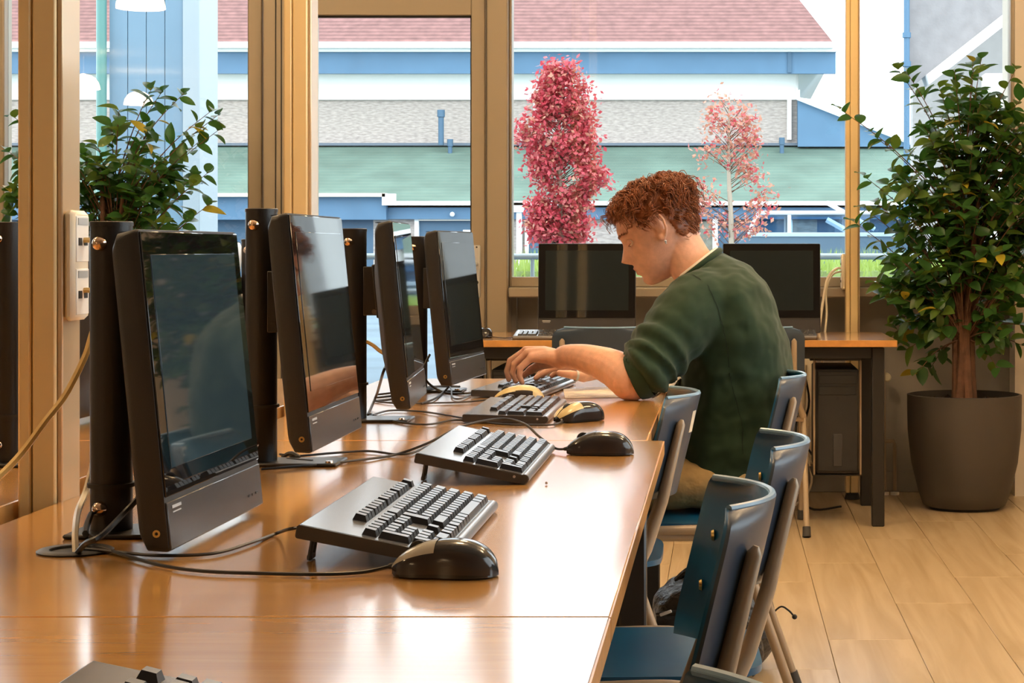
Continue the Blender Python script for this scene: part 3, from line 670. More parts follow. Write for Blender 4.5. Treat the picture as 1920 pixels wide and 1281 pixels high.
# ---------------------------------------------------------------- chairs
def make_chair(label):
    """faces -x, origin on the floor below the seat centre; back top near x = .27"""
    t = thing('chair', label, 'chair', (0, 0, 0), 0, 'blue school chairs')
    zb, zt_, hw = .595, .80, .195
    def back(u, v, off):
        s = u; e = abs(u)
        z = zb + (zt_ - zb) * v
        x = .220 + .050 * v - .062 * e ** 2.2
        rc = .22
        kv = min(v, 1 - v); cut = 0
        if kv < rc: cut = .046 * (1 - math.sqrt(max(0, 1 - ((rc - kv) / rc) ** 2)))
        y = s * (hw - cut)
        nx, ny = 1, .062 * 2.2 * e ** 1.2 / hw * (1 if u > 0 else -1)
        l = math.hypot(nx, ny); return Vector((x + off * nx / l, y + off * ny / l, z - off * .2))
    def slab(o0, o1, nu=22, nv=22):
        m = MB(); g0 = [back(-1 + 2 * i / (nu - 1), j / (nv - 1), o0) for j in range(nv) for i in range(nu)]
        g1 = [back(-1 + 2 * i / (nu - 1), j / (nv - 1), o1) for j in range(nv) for i in range(nu)]
        N = nu * nv; fs = []
        for j in range(nv - 1):
            for i in range(nu - 1):
                a, b, c_, d_ = j * nu + i, j * nu + i + 1, (j + 1) * nu + i + 1, (j + 1) * nu + i
                fs += [(a, b, c_, d_), (a + N, d_ + N, c_ + N, b + N)]
        bd = [i for i in range(nu)] + [j * nu + nu - 1 for j in range(1, nv)] + [(nv - 1) * nu + i for i in range(nu - 2, -1, -1)] + [j * nu for j in range(nv - 2, 0, -1)]
        for k in range(len(bd)): a, b = bd[k], bd[(k + 1) % len(bd)]; fs.append((a, a + N, b + N, b))
        return m.add(g0 + g1, fs)
    br = slab(0, .0045).build('backrest', 'blue', t, angle=50)
    slab(.0045, .0095).build('backrest_rear', 'shellback', t, angle=50)
    # rim along the ply top, sky reflection painted in as pale blue
    rim = [back(-1 + 2 * i / 21, 1, .0048) for i in range(22)]
    MB().tube(rim, .0047, 8).build('backrest_rim', 'rim_sheen', t)
    # seat
    m = MB(); pts = []
    for k in range(40):
        a = 2 * PI * k / 40; c_, s_ = math.cos(a), math.sin(a); e = .42
        pts.append((.20 * (abs(c_) ** e) * (1 if c_ > 0 else -1), .185 * (abs(s_) ** e) * (1 if s_ > 0 else -1)))
    def zs(x, y): return .456 + .012 * (y / .185) ** 2 - (.02 * ((-x - .1) / .1) ** 2 if x < -.1 else 0) + .01 * max(0, x - .1) / .1
    top = [(0, 0, zs(0, 0))]; rings = [.25, .5, .75, .92, 1]
    for r in rings: top += [(p[0] * r, p[1] * r, zs(p[0] * r, p[1] * r)) for p in pts]
    fs = [(0, 1 + k, 1 + (k + 1) % 40) for k in range(40)]
    for r in range(4):
        for k in range(40): fs.append((1 + r * 40 + k, 1 + (r + 1) * 40 + k, 1 + (r + 1) * 40 + (k + 1) % 40, 1 + r * 40 + (k + 1) % 40))
    N = len(top); bot = [(x, y, z - .011) for x, y, z in top]
    fs2 = [tuple(i + N for i in f[::-1]) for f in fs]
    sd = [(161 + k, 161 + k + N, 161 + (k + 1) % 40 + N, 161 + (k + 1) % 40) for k in range(40)]
    m.add(top + bot, fs + fs2 + sd); st = m.build('seat', 'blue', t, angle=50)
    for x in (-.12, .12):
        for y in (-.13, .13): MB().lathe([(.007, 0), (.005, .003)], (x, y, zs(x, y)), 10).build('seat_bolt', 'brass', st)
    for s in (-1, 1):
        # back upright with flattened, tapered top
        yo = s * .158
        MB().tube([(.148, s * .196, .452), (.172, s * .180, .50), (.2040, yo, .595), (.2410, yo, .748), (.2435, yo, .757)], [.0125, .0125, (.013, .0115), (.0115, .008), (.004, .003)], 12).build('back_upright', 'tube', t)
        for v in (.30, .62):
            p = back(s * .158 / hw, v, -.0005)
            MB().lathe([(.0075, 0), (.006, -.0035)], (p.x, p.y, p.z), 10, 'x').build('bolt', 'brass', br)
        # seat rail bending down into the rear leg
        yr = s * .200
        MB().tube(smooth_path([(-.19, yr, .448), (.02, yr, .456), (.085, yr, .450), (.115, yr, .425), (.135, yr, .37), (.255, yr + s * .005, .03)], 5), .0115, 12).build('rear_leg', 'tube', t)
        MB().tube([(.250, yr + s * .005, .040), (.262, yr + s * .005, .004)], [.0155, .0165], 12).build('foot_cap', 'rubber', t)
        MB().tube(smooth_path([(.10, yr * .93, .438), (-.12, yr, .440), (-.175, yr, .425), (-.195, yr, .37), (-.225, yr + s * .005, .03)], 5), .0115, 12).build('front_leg', 'tube', t)
        MB().tube([(-.224, yr + s * .005, .040), (-.227, yr + s * .005, .004)], [.0155, .0165], 12).build('foot_cap', 'rubber', t)
    for x in (-.12, .13): MB().tube([(x, -.2, .440), (x, .2, .440)], .009, 8).build('cross_bar', 'tube', t)
    return t
ch = make_chair('blue chair nearest the camera, only its rim at the bottom edge')
def put_chair(o, xt, yc, rz=0):
    o.rotation_euler.z = rz; off = Matrix.Rotation(rz, 3, 'Z') @ Vector((.270, 0, 0)); o.location = (xt - off.x, yc - off.y, 0)
put_chair(ch, .046, 1.205, .05)
for (xt, yc, rz, lb) in [(.056, 2.345, .06, 'blue chair in the foreground with brass bolts on its tall curved back'),
        (.128, 2.99, .04, 'second blue chair, overlapping the one in the foreground'),
        (-.055, 3.96, .0, 'blue chair pushed hard against the desk edge in front of the green sweater'),
        (.192, 4.54, .0, 'blue chair the person in green sits on'),
        (-.455, 7.20, -PI / 2, 'blue chair at the back desk behind the typing arm'),
        (.115, 7.20, -PI / 2, 'blue chair at the back desk to the right of the sweater')]:
    o = copy_tree(ch); o['label'] = lb; put_chair(o, xt, yc, rz)
    if 'pushed hard' in lb: MB().box((.262, -.06, .745), (.002, .028, .045), 0, Matrix.Rotation(-.2, 3, 'Z') @ Matrix.Rotation(.2, 3, 'Y')).build('sticker', 'cream', o)

# ---------------------------------------------------------------- computer towers in holders under the back desk
def tower(x, y, label):
    t = thing('computer_tower', label, 'computer', (x, y, .20), 0, 'black computer towers under the back desk')
    MB().span((-.085, -.20, .0), (.085, .22, .42), .006).build('case', 'blackplastic', t)
    MB().span((-.080, -.206, .01), (.080, -.199, .41), .003).build('front_panel', 'blackplastic', t)
    for z in (.36, .315): MB().span((-.075, -.209, z), (.075, -.205, z + .035), .002).build('drive_bay', 'gasket', t)
    MB().span((-.018, -.209, .03), (.018, -.205, .16), .002).build('vent_strip', 'chin', t)
    MB().lathe([(.006, 0), (.005, -.003)], (0, -.205, .30), 12, 'y').build('power_button', 'chin', t)
    h = thing('tower_holder', 'metal strap holder ' + ('at the right' if x > 0 else 'at the left') + ' hanging a black computer under the back desk', 'holder', (x, y, .19), 0, 'computer holders under the back desk')
    for s in (-1, 1): MB().span((s * .089, -.19, .0), (s * .097, -.17, .475), .001).build('strap', 'tube', h)
    MB().span((-.10, -.19, 0), (.10, .1, .006), .001).build('shelf', 'blackmetal', h)
    MB().span((-.11, -.19, .462), (.11, .1, .472), .001).build('hanger', 'blackmetal', h)
tower(.46, 7.78, 'black computer tower hanging under the right end of the back desk')
tower(-.84, 7.78, 'black computer tower hanging under the left end of the back desk')
for i, (pts, lb) in enumerate([([(.33, 8.1, .55), (.31, 8.0, .35), (.30, 7.95, .15), (.36, 7.9, .02), (.5, 8.0, .012)], 'black cable looping to the floor behind the chair at the back desk'),
        ([(.36, 8.15, .6), (.35, 8.1, .3), (.38, 8.1, .10), (.30, 8.0, .015), (.2, 8.05, .012)], 'cream cable looping to the floor behind the chair at the back desk'),
        ([(.34, 8.2, .62), (.37, 8.1, .45), (.34, 8.05, .30), (.44, 8.0, .15)], 'black cable sagging beside the hanging computer')]):
    cable('power_cable', pts, .005, 'cream' if i == 1 else 'cable', lb)

# paper under the arm
pt = thing('paper_stack', 'loose printed sheets lying under the typing arms', 'paper', (-.24, 4.72, ZT))
pm_ = mat('printed_paper', (.80, .74, .66), .7, var=.15, vscale=40)
for k, (dx, dy, a) in enumerate([(-.05, 0, .1), (-.02, .02, -.08)]):
    MB().box((dx, dy, .0012 + .0014 * k), (.21, .297, .0012), 0, Matrix.Rotation(a, 3, 'Z')).build('sheet', pm_, pt)
m = MB(); random.seed(3)
m.grid(lambda u, v: Vector((-.17 + .07 * u, 4.66 + .22 * v, ZT + .012 + .022 * abs(math.sin(5 * u + 3 * v)) * (.4 + u) + .004 * math.sin(17 * v))), 14, 20)
tag(m.build('crumpled_paper', pm_), 'crumpled grey paper at the desk edge behind the elbow', 'paper')
# ---------------------------------------------------------------- plants
def leaf_mesh(mt, L=.075, W=.036, curl=.2):
    m = MB(); n = 7; vs = []; fs = []
    for i in range(n):
        s = i / (n - 1); w_ = W / 2 * (math.sin(PI * s ** .8) ** .75 if 0 < s < 1 else 0.02)
        z = -curl * L * s * s
        for k in (-1, 0, 1): vs.append((s * L, k * w_, z + (abs(k) * w_ * .35)))
    for i in range(n - 1):
        for k in range(2): a = i * 3 + k; fs.append((a, a + 1, a + 4, a + 3))
    return m.add(vs, fs).mesh('leaf', mt, True, 180)
LEAVES = {k: [leaf_mesh(k, random.uniform(.068, .098), random.uniform(.036, .050), random.uniform(.05, .45)) for _ in range(4)] for k in ('leaf', 'leaf2', 'leaf3')}
def plant(x, y, label, seed, crown, ntop, branches, n_extra, pot_r=.245, ymax=8.33):
    """crown: list of (dx, dy, z, r) blobs"""
    rnd = random.Random(seed)
    t = thing('potted_ficus', label, 'plant', (x, y, 0), 0, 'tall leafy plants in pots by the window')
    pt_ = MB().lathe([(.165, .0), (.175, .004), (.195, .06), (.225, .18), (.240, .32), (.2425, .44), (.2425, .470), (.232, .472), (.230, .43), (.0, .43)], (0, 0, .012), 48).build('pot', 'pot', t, angle=50)
    MB().lathe([(.15, 0), (.15, .014)], (0, 0, 0), 32).build('pot_base', 'gasket', pt_)
    m = MB()
    for i in range(420):
        a = rnd.uniform(0, 2 * PI); r = .222 * math.sqrt(rnd.random()); s = rnd.uniform(.006, .014)
        m.box((r * math.cos(a), r * math.sin(a), .445 + rnd.uniform(0, .012)), (s, s * 1.3, s * .8), 0, Matrix.Rotation(rnd.uniform(0, 3), 3, (rnd.random(), rnd.random(), 1)))
    m.lathe([(.0, .450), (.15, .449), (.228, .440)], (0, 0, 0), 24, cap=False)
    m.build('soil', 'soil', t, False)['kind'] = 'stuff'
    for i in range(5):
        a = i * 1.3; px, py = .035 * math.cos(a), .035 * math.sin(a)
        MB().tube(smooth_path([(px, py, .44), (px * .8 + .01 * math.sin(a * 2), py * .7, .70), (px * 1.4, py * 1.2, 1.0), (px * 2.2 + .02, py * 2.0, 1.35)], 4), [.022 - .0011 * k for k in range(13)], 8).build('stem', 'bark', t)
    pts = []
    # branch paths given as world px targets or random radial ones
    tips = []
    for (bx_, by_, bz_) in branches: tips.append(Vector((bx_, by_, bz_)))
    tot = sum(b[3] ** 2 for b in crown)
    for b in crown:
        for _ in range(int(ntop * b[3] ** 2 / tot)):
            d = Vector((rnd.gauss(0, 1), rnd.gauss(0, 1), rnd.gauss(0, .8))).normalized() * b[3] * rnd.uniform(.45, 1.0)
            tips.append(Vector((b[0], b[1], b[2])) + d)
    tm = MB()
    leaves = []
    for q in tips:
        if y + q.y > ymax: q.y = ymax - y - rnd.uniform(0, .1)
        z0 = max(.72, min(1.4, q.z - .25 - .35 * math.hypot(q.x, q.y))); a = Vector((q.x * .06, q.y * .06, z0)); mid = a.lerp(q, .55) + Vector((0, 0, .03))
        path = smooth_path([a, mid, q], 4)
        tm.tube(path, [.0034 - .0003 * k for k in range(len(path))], 5)
        nl = rnd.randint(6, 9)
        for j in range(nl):
            s = 1 - .60 * (j / nl) ** 1.1; k = s * (len(path) - 1); i0 = min(int(k), len(path) - 2); p = path[i0].lerp(path[i0 + 1], k - i0)
            d = (q - a).normalized(); az = j * 2.4 + rnd.uniform(-.4, .4)
            side = d.cross(Vector((0, 0, 1))); side = side.normalized() if side.length > .05 else Vector((1, 0, 0)); up = side.cross(d)
            o = d * rnd.uniform(.2, .8) + side * math.cos(az) + up * math.sin(az) * .8 + Vector((0, 0, rnd.uniform(-.35, .3)))
            leaves.append((p, o.normalized()))
    tm.build('branches', 'bark', t)
    rnd.shuffle(leaves)
    leaves.sort(key=lambda l: l[0].y + rnd.uniform(0, .15))
    mbs = {k: MB() for k in LEAVES}
    for i, (p, o) in enumerate(leaves):
        r = rnd.random(); k = 'leaf' if r < .70 else ('leaf2' if r < .972 else 'leaf3')
        me = rnd.choice(LEAVES[k]); up = Vector((0, 0, 1)) + Vector((rnd.uniform(-.5, .5), rnd.uniform(-.8, .2), 0))
        zx = o; yx = up.cross(zx)
        if yx.length < .05: yx = Vector((0, 1, 0))
        yx.normalize(); zz = zx.cross(yx)
        mt = Matrix((zx, yx, zz)).transposed().to_4x4(); mt.translation = p
        mt = mt @ Matrix.Rotation(rnd.uniform(-.5, .5), 4, 'X') @ Matrix.Scale(rnd.uniform(.8, 1.15), 4)
        if i < 300:
            ob = bpy.data.objects.new('leaf', me); C.objects.link(ob); ob.parent = t; ob.matrix_local = mt
        else:
            mbs[k].add([mt @ v.co for v in me.vertices], [tuple(f.vertices) for f in me.polygons])
    for k in mbs:
        if mbs[k].v: mbs[k].build('foliage', k, t, True, 180)['kind'] = 'stuff'
    return t
def loc(px, py, x, y): q = P(px, py, y); return (q.x - x, 0, q.z)
pr = P(1808, 948, 8.05)
def R_(px, py, dy=0): q = P(px, py, 8.05 + dy); return (q.x - pr.x, dy, q.z)
plant(pr.x, 8.05, 'tall leafy ficus in a taupe pot on the floor at the right', 11,
      [(.02, 0, 1.62, .28), (.20, -.02, 1.35, .30), (-.10, -.02, 1.38, .26), (.12, .0, 1.10, .28), (-.16, 0, 1.12, .22), (-.02, -.05, .92, .22), (.1, 0, 1.74, .18), (.26, 0, 1.6, .2), (.3, 0, 1.1, .2), (-.26, 0, 1.0, .17), (-.25, -.03, 1.3, .16), (-.2, 0, .78, .13), (.16, -.05, .76, .15)], 290,
      [R_(1575, 205), R_(1620, 330, -.05), R_(1700, 135), R_(1680, 125, .05), R_(1640, 255), R_(1600, 415, -.05), R_(1650, 470), R_(1690, 560, -.1), R_(1700, 655), R_(1840, 110), R_(1790, 130), R_(1905, 130), R_(1720, 700, -.05), R_(1760, 160), R_(1620, 390), R_(1690, 610, .1), R_(1745, 690, .1), R_(1870, 690, -.1)], 0)
pl = P(215, 948, 8.0)
def L_(px, py, dy=0): q = P(px, py, 8.0 + dy); return (q.x - pl.x, dy, q.z)
plant(pl.x, 8.0, 'tall leafy ficus behind the left column and the nearest monitor', 23,
      [(.02, 0, 1.48, .27), (.16, 0, 1.33, .25), (-.18, 0, 1.30, .28), (.05, 0, 1.15, .28), (.0, 0, .95, .25), (-.38, 0, 1.35, .16)], 150,
      [L_(285, 165), L_(305, 170), L_(410, 215), L_(415, 240), L_(400, 205), L_(395, 320), L_(345, 175), L_(20, 215), L_(10, 280), L_(25, 300), L_(15, 390), L_(380, 260), L_(365, 330)], 0)

# ---------------------------------------------------------------- backpack under the person's chair
random.seed(5)
bp = thing('backpack', 'dark patterned backpack slumped on the floor under the chairs', 'backpack', (-.02, 4.98, 0))
bm_ = mat('black_quilted_nylon', (.020, .019, .019), .42, var=.6, vscale=25, bump=.9, bscale=35, stretch=(1, 1, 2))
m = MB()
def bag(u, v):
    th = 2 * PI * u; ph = PI * (v - .5)
    c_, s_ = math.cos(th), math.sin(th); e = .7
    r = math.cos(ph) ** .55 if math.cos(ph) > 1e-6 else 0
    x = .165 * r * (abs(c_) ** e) * (1 if c_ > 0 else -1); y = .13 * r * (abs(s_) ** e) * (1 if s_ > 0 else -1)
    z = .122 + .118 * (abs(math.sin(ph)) ** .8) * (1 if ph > 0 else -1)
    z *= 1 - .22 * max(0, (x + .02) / .165) if z > .1 else 1
    n_ = mnoise.noise(Vector((x * 14, y * 14, z * 14))) * .016 + mnoise.noise(Vector((x * 40, y * 40, z * 40))) * .004
    return Vector((x * (1 + n_ * 4), y * (1 + n_ * 4), max(.002, z + n_)))
m.grid(bag, 56, 34, True); bb = m.build('bag_body', bm_, bp, angle=70)
m = MB(); m.grid(lambda u, v: Vector((-.15 + .14 * u, -.134 - .03 * math.sin(PI * u) * math.sin(PI * v), .03 + .13 * v)), 16, 14)
m.build('front_pocket', bm_, bb, angle=70)
MB().tube(smooth_path([(-.15, -.13, .165), (-.10, -.15, .175), (-.03, -.145, .170), (.04, -.13, .16)], 5), .003, 6).build('zipper', 'gasket', bp)
MB().box((-.125, -.156, .172), (.032, .004, .008), .0015, Matrix.Rotation(-.35, 3, 'Y')).build('zipper_pull', 'silver', bp)
MB().tube(smooth_path([(-.10, .02, .225), (-.06, -.02, .262), (.0, -.03, .255), (.03, 0, .225)], 5), (.010), 8).build('grab_loop', bm_, bp)
MB().tube(smooth_path([(.13, -.02, .12), (.168, -.04, .165), (.19, -.05, .16), (.205, -.055, .145)], 5), .0025, 6).build('drawstring', 'gasket', bp)
MB().ball((.207, -.055, .143), .007, 8, 6).build('cord_stop', 'gasket', bp)
MB().tube(smooth_path([(.02, -.12, .20), (.09, -.15, .15), (.12, -.15, .07), (.10, -.13, .01)], 5), [(.014, .004)] * 16, 8).build('shoulder_strap', bm_, bp)

# ---------------------------------------------------------------- outdoors
structure(MB().span((-60, 8.85, -.35), (60, 120, -.05)).build('ground', mat('blue_grey_paving', (.11, .16, .20), .9, var=.2, vscale=.8)))
blue = mat('blue_painted_boards', (.085, .18, .29), .6, var=.08, vscale=1.5)
blue2 = mat('dark_blue_boards', (.06, .125, .20), .6, var=.08, vscale=1.5)
wht = mat('white_painted_trim', (.88, .88, .86), .5)
brick = mat('pale_buff_brick', (.42, .365, .33), .9, var=.28, vscale=7, stretch=(1, 1, 4), bump=.2, bscale=20)
tiles = stripes_mat('red_brown_roof_tiles', (.25, .125, .115), (.16, .08, .075), 3.2, 'Z', .9, .2, 5)
moss = stripes_mat('mossy_green_shingles', (.095, .155, .125), (.115, .17, .135), 4, 'Z', .9, .22, .9)
bld = thing('school_building', 'brick building with red tiled roof and blue fascia outside the window', 'building', (0, 47, 0))
def W3(px, py, Y): q = P(px, py, Y); return Vector((q.x, q.y - 47, q.z))
def wspan(x0, x1, y0, y1, Ya, Yb, name, m_, parent=bld, r=0):
    a, b = W3(x0, y0, Ya), W3(x1, y1, Ya); return MB().span((a.x, Ya - 47, min(a.z, b.z)), (b.x, Yb - 47, max(a.z, b.z)), r).build(name, m_, parent)
wspan(-420, 1497, 186, 470, 47, 50, 'brick_wall', brick)
wspan(-420, 1494, 138, 187, 46.9, 50, 'clerestory_band', wht)
wspan(-450, 1567, 97, 138, 46.25, 46.4, 'fascia', blue)
wspan(-450, 1569, 90, 97, 46.15, 46.4, 'fascia_cap', wht)
wspan(-450, 1562, 78, 90, 45.95, 46.25, 'gutter', wht)
wspan(1477, 1484, 97, 136, 46.2, 46.3, 'downpipe_bracket', blue2)
wspan(1476, 1484, 183, 262, 46.85, 47, 'downpipe', wht)
wspan(1492, 1500, 138, 186, 46.8, 47, 'corner_post', wht)
wspan(1000, 1005, 185, 270, 46.85, 47, 'downpipe', wht)
# soffit between fascia and wall, hipped roof
a, b, c_, d_ = W3(-450, 138, 45.8), W3(1567, 138, 45.8), W3(1520, 184, 47.5), W3(-450, 140, 47)
MB().add([W3(1567, 97, 46.35), W3(1497, 138, 46.35), W3(1497, 183, 47.0), W3(1520, 186, 50)], [(0, 1, 2, 3)]).build('gable_soffit', mat('grey_green_soffit', (.45, .47, .43), .8), bld)
MB().add([W3(-450, 137, 46.3), W3(1567, 137, 46.3), W3(1497, 139, 47), W3(-450, 139, 47)], [(0, 1, 2, 3)]).build('soffit', wht, bld)
e0, e1 = W3(-450, 79, 46.1), W3(1562, 79, 46.1)
MB().add([e0, e1, e1 + Vector((-.80, 1.6, 1.30)), e0 + Vector((0, 1.6, 1.30)), e1 + Vector((-.80, 3.2, 0)), e0 + Vector((0, 3.2, 0))], [(0, 1, 2, 3), (3, 2, 4, 5), (1, 4, 2)]).build('tiled_roof', tiles, bld, False)
# annex with mossy roof
m = MB(); r0, r1 = W3(-420, 271, 47), W3(2100, 271, 47); g0, g1 = W3(-420, 379, 42), W3(2100, 379, 42)
m.add([r0, r1, g1, g0, r0 - Vector((0, 0, .12)), r1 - Vector((0, 0, .12)), g1 - Vector((0, 0, .12)), g0 - Vector((0, 0, .12))], [(0, 1, 2, 3), (4, 7, 6, 5), (0, 3, 7, 4), (1, 5, 6, 2), (3, 2, 6, 7), (0, 4, 5, 1)]).build('mossy_roof', moss, bld, False)
wspan(-420, 2100, 268, 273, 46.7, 47, 'roof_flashing', mat('lead_flashing', (.12, .15, .19), .6))
wspan(725, 2100, 377, 385, 41.8, 42.1, 'eaves_gutter', wht)
wspan(-420, 722, 362, 369, 41.6, 42.0, 'eaves_gutter', mat('yellowish_gutter', (.75, .68, .5), .6))
MB().add([], []); wspan(716, 740, 363, 385, 41.6, 41.8, 'gutter_step', wht)
wspan(-420, 724, 367, 412, 41.8, 42.1, 'band', blue); wspan(724, 2100, 385, 411, 42, 42.3, 'band', blue)
wspan(-420, 700, 411, 620, 42.2, 42.5, 'lower_wall', blue2); 
wspan(700, 777, 411, 620, 42.2, 42.5, 'lower_wall', brick)
wspan(777, 785, 411, 620, 42.1, 42.4, 'post', wht); wspan(785, 985, 411, 620, 42.2, 42.5, 'garage_door', blue2)
wspan(868, 900, 431, 452, 42.1, 42.2, 'notice', wht)
wspan(785, 960, 409, 414, 42.05, 42.2, 'door_head', mat('pale_stone', (.6, .57, .5), .8))
wspan(960, 985, 411, 620, 42.15, 42.5, 'lower_wall', brick); wspan(968, 978, 385, 620, 41.9, 42.1, 'downpipe', wht); wspan(963, 982, 380, 398, 41.8, 42.0, 'rain_hopper', wht)
wspan(984, 991, 420, 620, 42.0, 42.2, 'post', wht); wspan(991, 1060, 420, 620, 42.1, 42.4, 'garage_door', blue2)
wspan(1060, 1310, 411, 620, 42.2, 42.5, 'lower_wall', brick); wspan(1310, 1336, 415, 620, 42.1, 42.4, 'entrance', mat('mossy_stone', (.20, .20, .16), .9, var=.4, vscale=5)); wspan(1336, 1346, 411, 620, 42.0, 42.3, 'post', wht)
wspan(1346, 1480, 411, 620, 42.2, 42.5, 'garage_door', blue2); wspan(1478, 1486, 411, 620, 42.1, 42.3, 'post', wht); wspan(1486, 1532, 411, 620, 42.2, 42.5, 'lower_wall', brick); wspan(1532, 2100, 411, 620, 42.2, 42.5, 'garage_door', blue2)
for px, py in ((848, 402), (1021, 442)): q = W3(px, py, 41.9); MB().ball(q, .055 if py < 420 else .1, 12, 8).build('wall_lamp', wht, bld)
wspan(628, 694, 392, 410, 41.95, 42.0, 'vent_panel', blue2)
# roof vents
for (px, y0, y1, r) in ((827, 210, 272, .07), (844, 265, 296, .055), (1466, 262, 292, .055)):
    a, b = W3(px, y1, 46.2), W3(px, y0, 46.2); MB().tube([a, b], r, 10).tube([b - Vector((0, 0, .12)), b + Vector((0, 0, .05))], r * 1.35, 10).build('roof_vent', blue2, bld)
# blue gable wing on the right with white verge
MB().prism([(W3(1496, 186, 46.5).x, W3(0, 186, 46.5).z), (W3(1720, 275, 46.5).x, W3(0, 275, 46.5).z), (W3(1496, 275, 46.5).x, W3(0, 275, 46.5).z)], -.5, .5).build('blue_gable', blue, bld, False)
MB().tube([W3(1494, 184, 46.4), W3(1722, 274, 46.4)], .05, 6).build('verge_trim', wht, bld)
# sloped canopy struts at the right
MB().tube([W3(1550, 380, 41), W3(1640, 430, 41)], .055, 6).build('strut', wht, bld); MB().tube([W3(1550, 412, 41), W3(1640, 462, 41)], .07, 6).build('strut', wht, bld)

# concrete building at the far right with a sloped white soffit edge
cb = thing('concrete_building', 'grey rendered building with sloped white edge at the top right', 'building', (0, 22, 0))
def V3(px, py, Y): q = P(px, py, Y); return Vector((q.x, q.y - 22, q.z))
gr = mat('grey_roughcast', (.27, .255, .26), .95, var=.12, vscale=6, bump=.3, bscale=30)
q = [V3(1702, -420, 22), V3(2200, -420, 22), V3(2200, -225, 22), V3(1735, 142, 22), V3(1702, 168, 22)]
MB().prism([(k.x, k.z) for k in q], 0, .4).build('upper_wall', gr, cb, False)
q = [V3(1735, 142, 22), V3(2200, -225, 22), V3(2200, -200, 22), V3(1740, 160, 22)]
MB().prism([(k.x, k.z) for k in q], -.15, .4).build('sloped_beam', wht, cb, False)
a, b = V3(1735, 130, 24), V3(2300, -250, 24); MB().span((a.x - .2, 1.6, -.1), (b.x, 1.9, 4.5)).build('rear_wall', mat('pale_render', (.40, .39, .38), .9, var=.05), cb)
a = V3(1838, 0, 23); MB().span((a.x, .6, -.1), (a.x + .28, .9, 3.2), .01).build('column', wht, cb)
MB().tube([V3(1700, -420, 21.9), V3(1700, 90, 21.9), V3(1700, 400, 21.9)], .035, 8).build('downpipe', blue, cb)
for py in (-60, 66, 120): k = V3(1700, py, 21.9); MB().lathe([(.05, -.03), (.05, .03)], k, 10).build('pipe_clamp', blue, cb)

# clad pier seen through the left window
pi_ = thing('clad_pier', 'pale blue clad pier outside the left window', 'pier', (0, 15, 0))
pb = mat('pale_blue_cladding', (.15, .25, .34), .5, var=.05, vscale=2)
def U3(px, Y=15): return (px - CX) * Y / F
for i in range(4):
    a, b = U3(206) + i * (U3(345) - U3(206)) / 4, U3(206) + (i + 1) * (U3(345) - U3(206)) / 4
    MB().span((a + .002, -.02, -.05), (b - .002, .5, 4.6), .004).build('cladding_board', pb, pi_)
MB().span((U3(345), -.04, -.05), (U3(377), .5, 4.6), .005).build('corner_board', mat('pale_grey_board', (.32, .38, .42), .5), pi_)
MB().tube([(U3(195), -.06, -.05), (U3(195), -.06, 4.6)], .04, 10).build('downpipe', mat('green_downpipe', (.10, .26, .24), .4), pi_)
# parked van behind the railing
van = thing('van', 'blue grey van with open side windows parked behind the railing', 'van', (0, 27, 0))
vb = mat('blue_grey_car_paint', (.10, .17, .24), .3); vr = mat('white_roof_paint', (.85, .87, .9), .3)
def N3(px, py, Y=27): q = P(px, py, Y); return (q.x, q.z)
x0, x1 = N3(1390, 0)[0], N3(1800, 0)[0]; zt2, zb2 = N3(0, 403)[1], N3(0, 440)[1]
MB().prism([(x0, .35), (x0 - .02, zb2 - .1), (x0 + .12, zb2), (x1, zb2), (x1 + .9, zb2 - .12), (x1 + .95, .35)], 0, 1.6).build('body', vb, van, False)
MB().span((x0 + .22, -.02, zt2), (x1 - .1, 1.62, zt2 + .06), .02).build('roof', vr, van)
for xx, sl in ((x0 + .10, .14), (N3(1480, 0)[0], 0), (x1 - .3, .2)):
    for yy in (.02, 1.56): MB().tube([(xx, yy, zb2), (xx + sl, yy, zt2)], .03, 6).build('window_pillar', vr, van)
MB().span((x0 + .08, -.02, zb2 - .03), (x1, .0, zb2 + .03), .006).build('window_sill_trim', mat('pale_blue_trim', (.45, .58, .68), .4), van)
for yy in (.03, 1.56): MB().span((x0 + .2, yy, zb2), (x1 - .2, yy + .01, zt2)).build('side_glass', 'carglass', van)
for xx in (x0 + .55, x1 - .1):
    for yy in (-.02, 1.45): MB().lathe([(.15, 0), (.31, .0), (.32, .03), (.32, .15), (.31, .18), (.15, .18)], (xx, yy, .27), 20, 'y').build('wheel', 'gasket', van)

# railing and grass just outside the window
rl = thing('railing', 'grey pipe railing just outside the windows', 'railing', (0, 11, 0))
rm = mat('galvanised_pipe', (.30, .36, .40), .4, .4)
zr = P(0, 481, 11).z
MB().tube([(-7, 0, zr), (5, 0, zr)], .019, 10).build('top_pipe', rm, rl)
for i in range(10): MB().tube([(-1.105 + (i - 5) * 1.25, 0, -.05), (-1.105 + (i - 5) * 1.25, 0, zr)], .012, 8).build('post', rm, rl)
random.seed(9)
structure(MB().prism([(11.3, -.05), (12.6, .95), (15, .95), (15.5, -.05)], -1.55, 7, 'x').build('ground_bank', mat('grassy_earth', (.13, .18, .05), .9, var=.4, vscale=5), None, False))
m = MB()
for i in range(5200):
    x, y = random.uniform(-1.5, 4), random.uniform(11.5, 14.5); z = min(.95, -.05 + (y - 11.3) / 1.3); h = random.uniform(.05, .17); a = random.uniform(0, 6.28); wd = .008
    dx, dy = math.cos(a), math.sin(a); b = random.uniform(-.05, .05)
    m.add([(x - dx * wd, y - dy * wd, z), (x + dx * wd, y + dy * wd, z), (x + b, y + b * .5, z + h)], [(0, 1, 2)])
g = m.build('grass', 'grass', None, False); g['kind'] = 'stuff'; tag(g, 'yellow green grass on the bank behind the railing', 'grass')

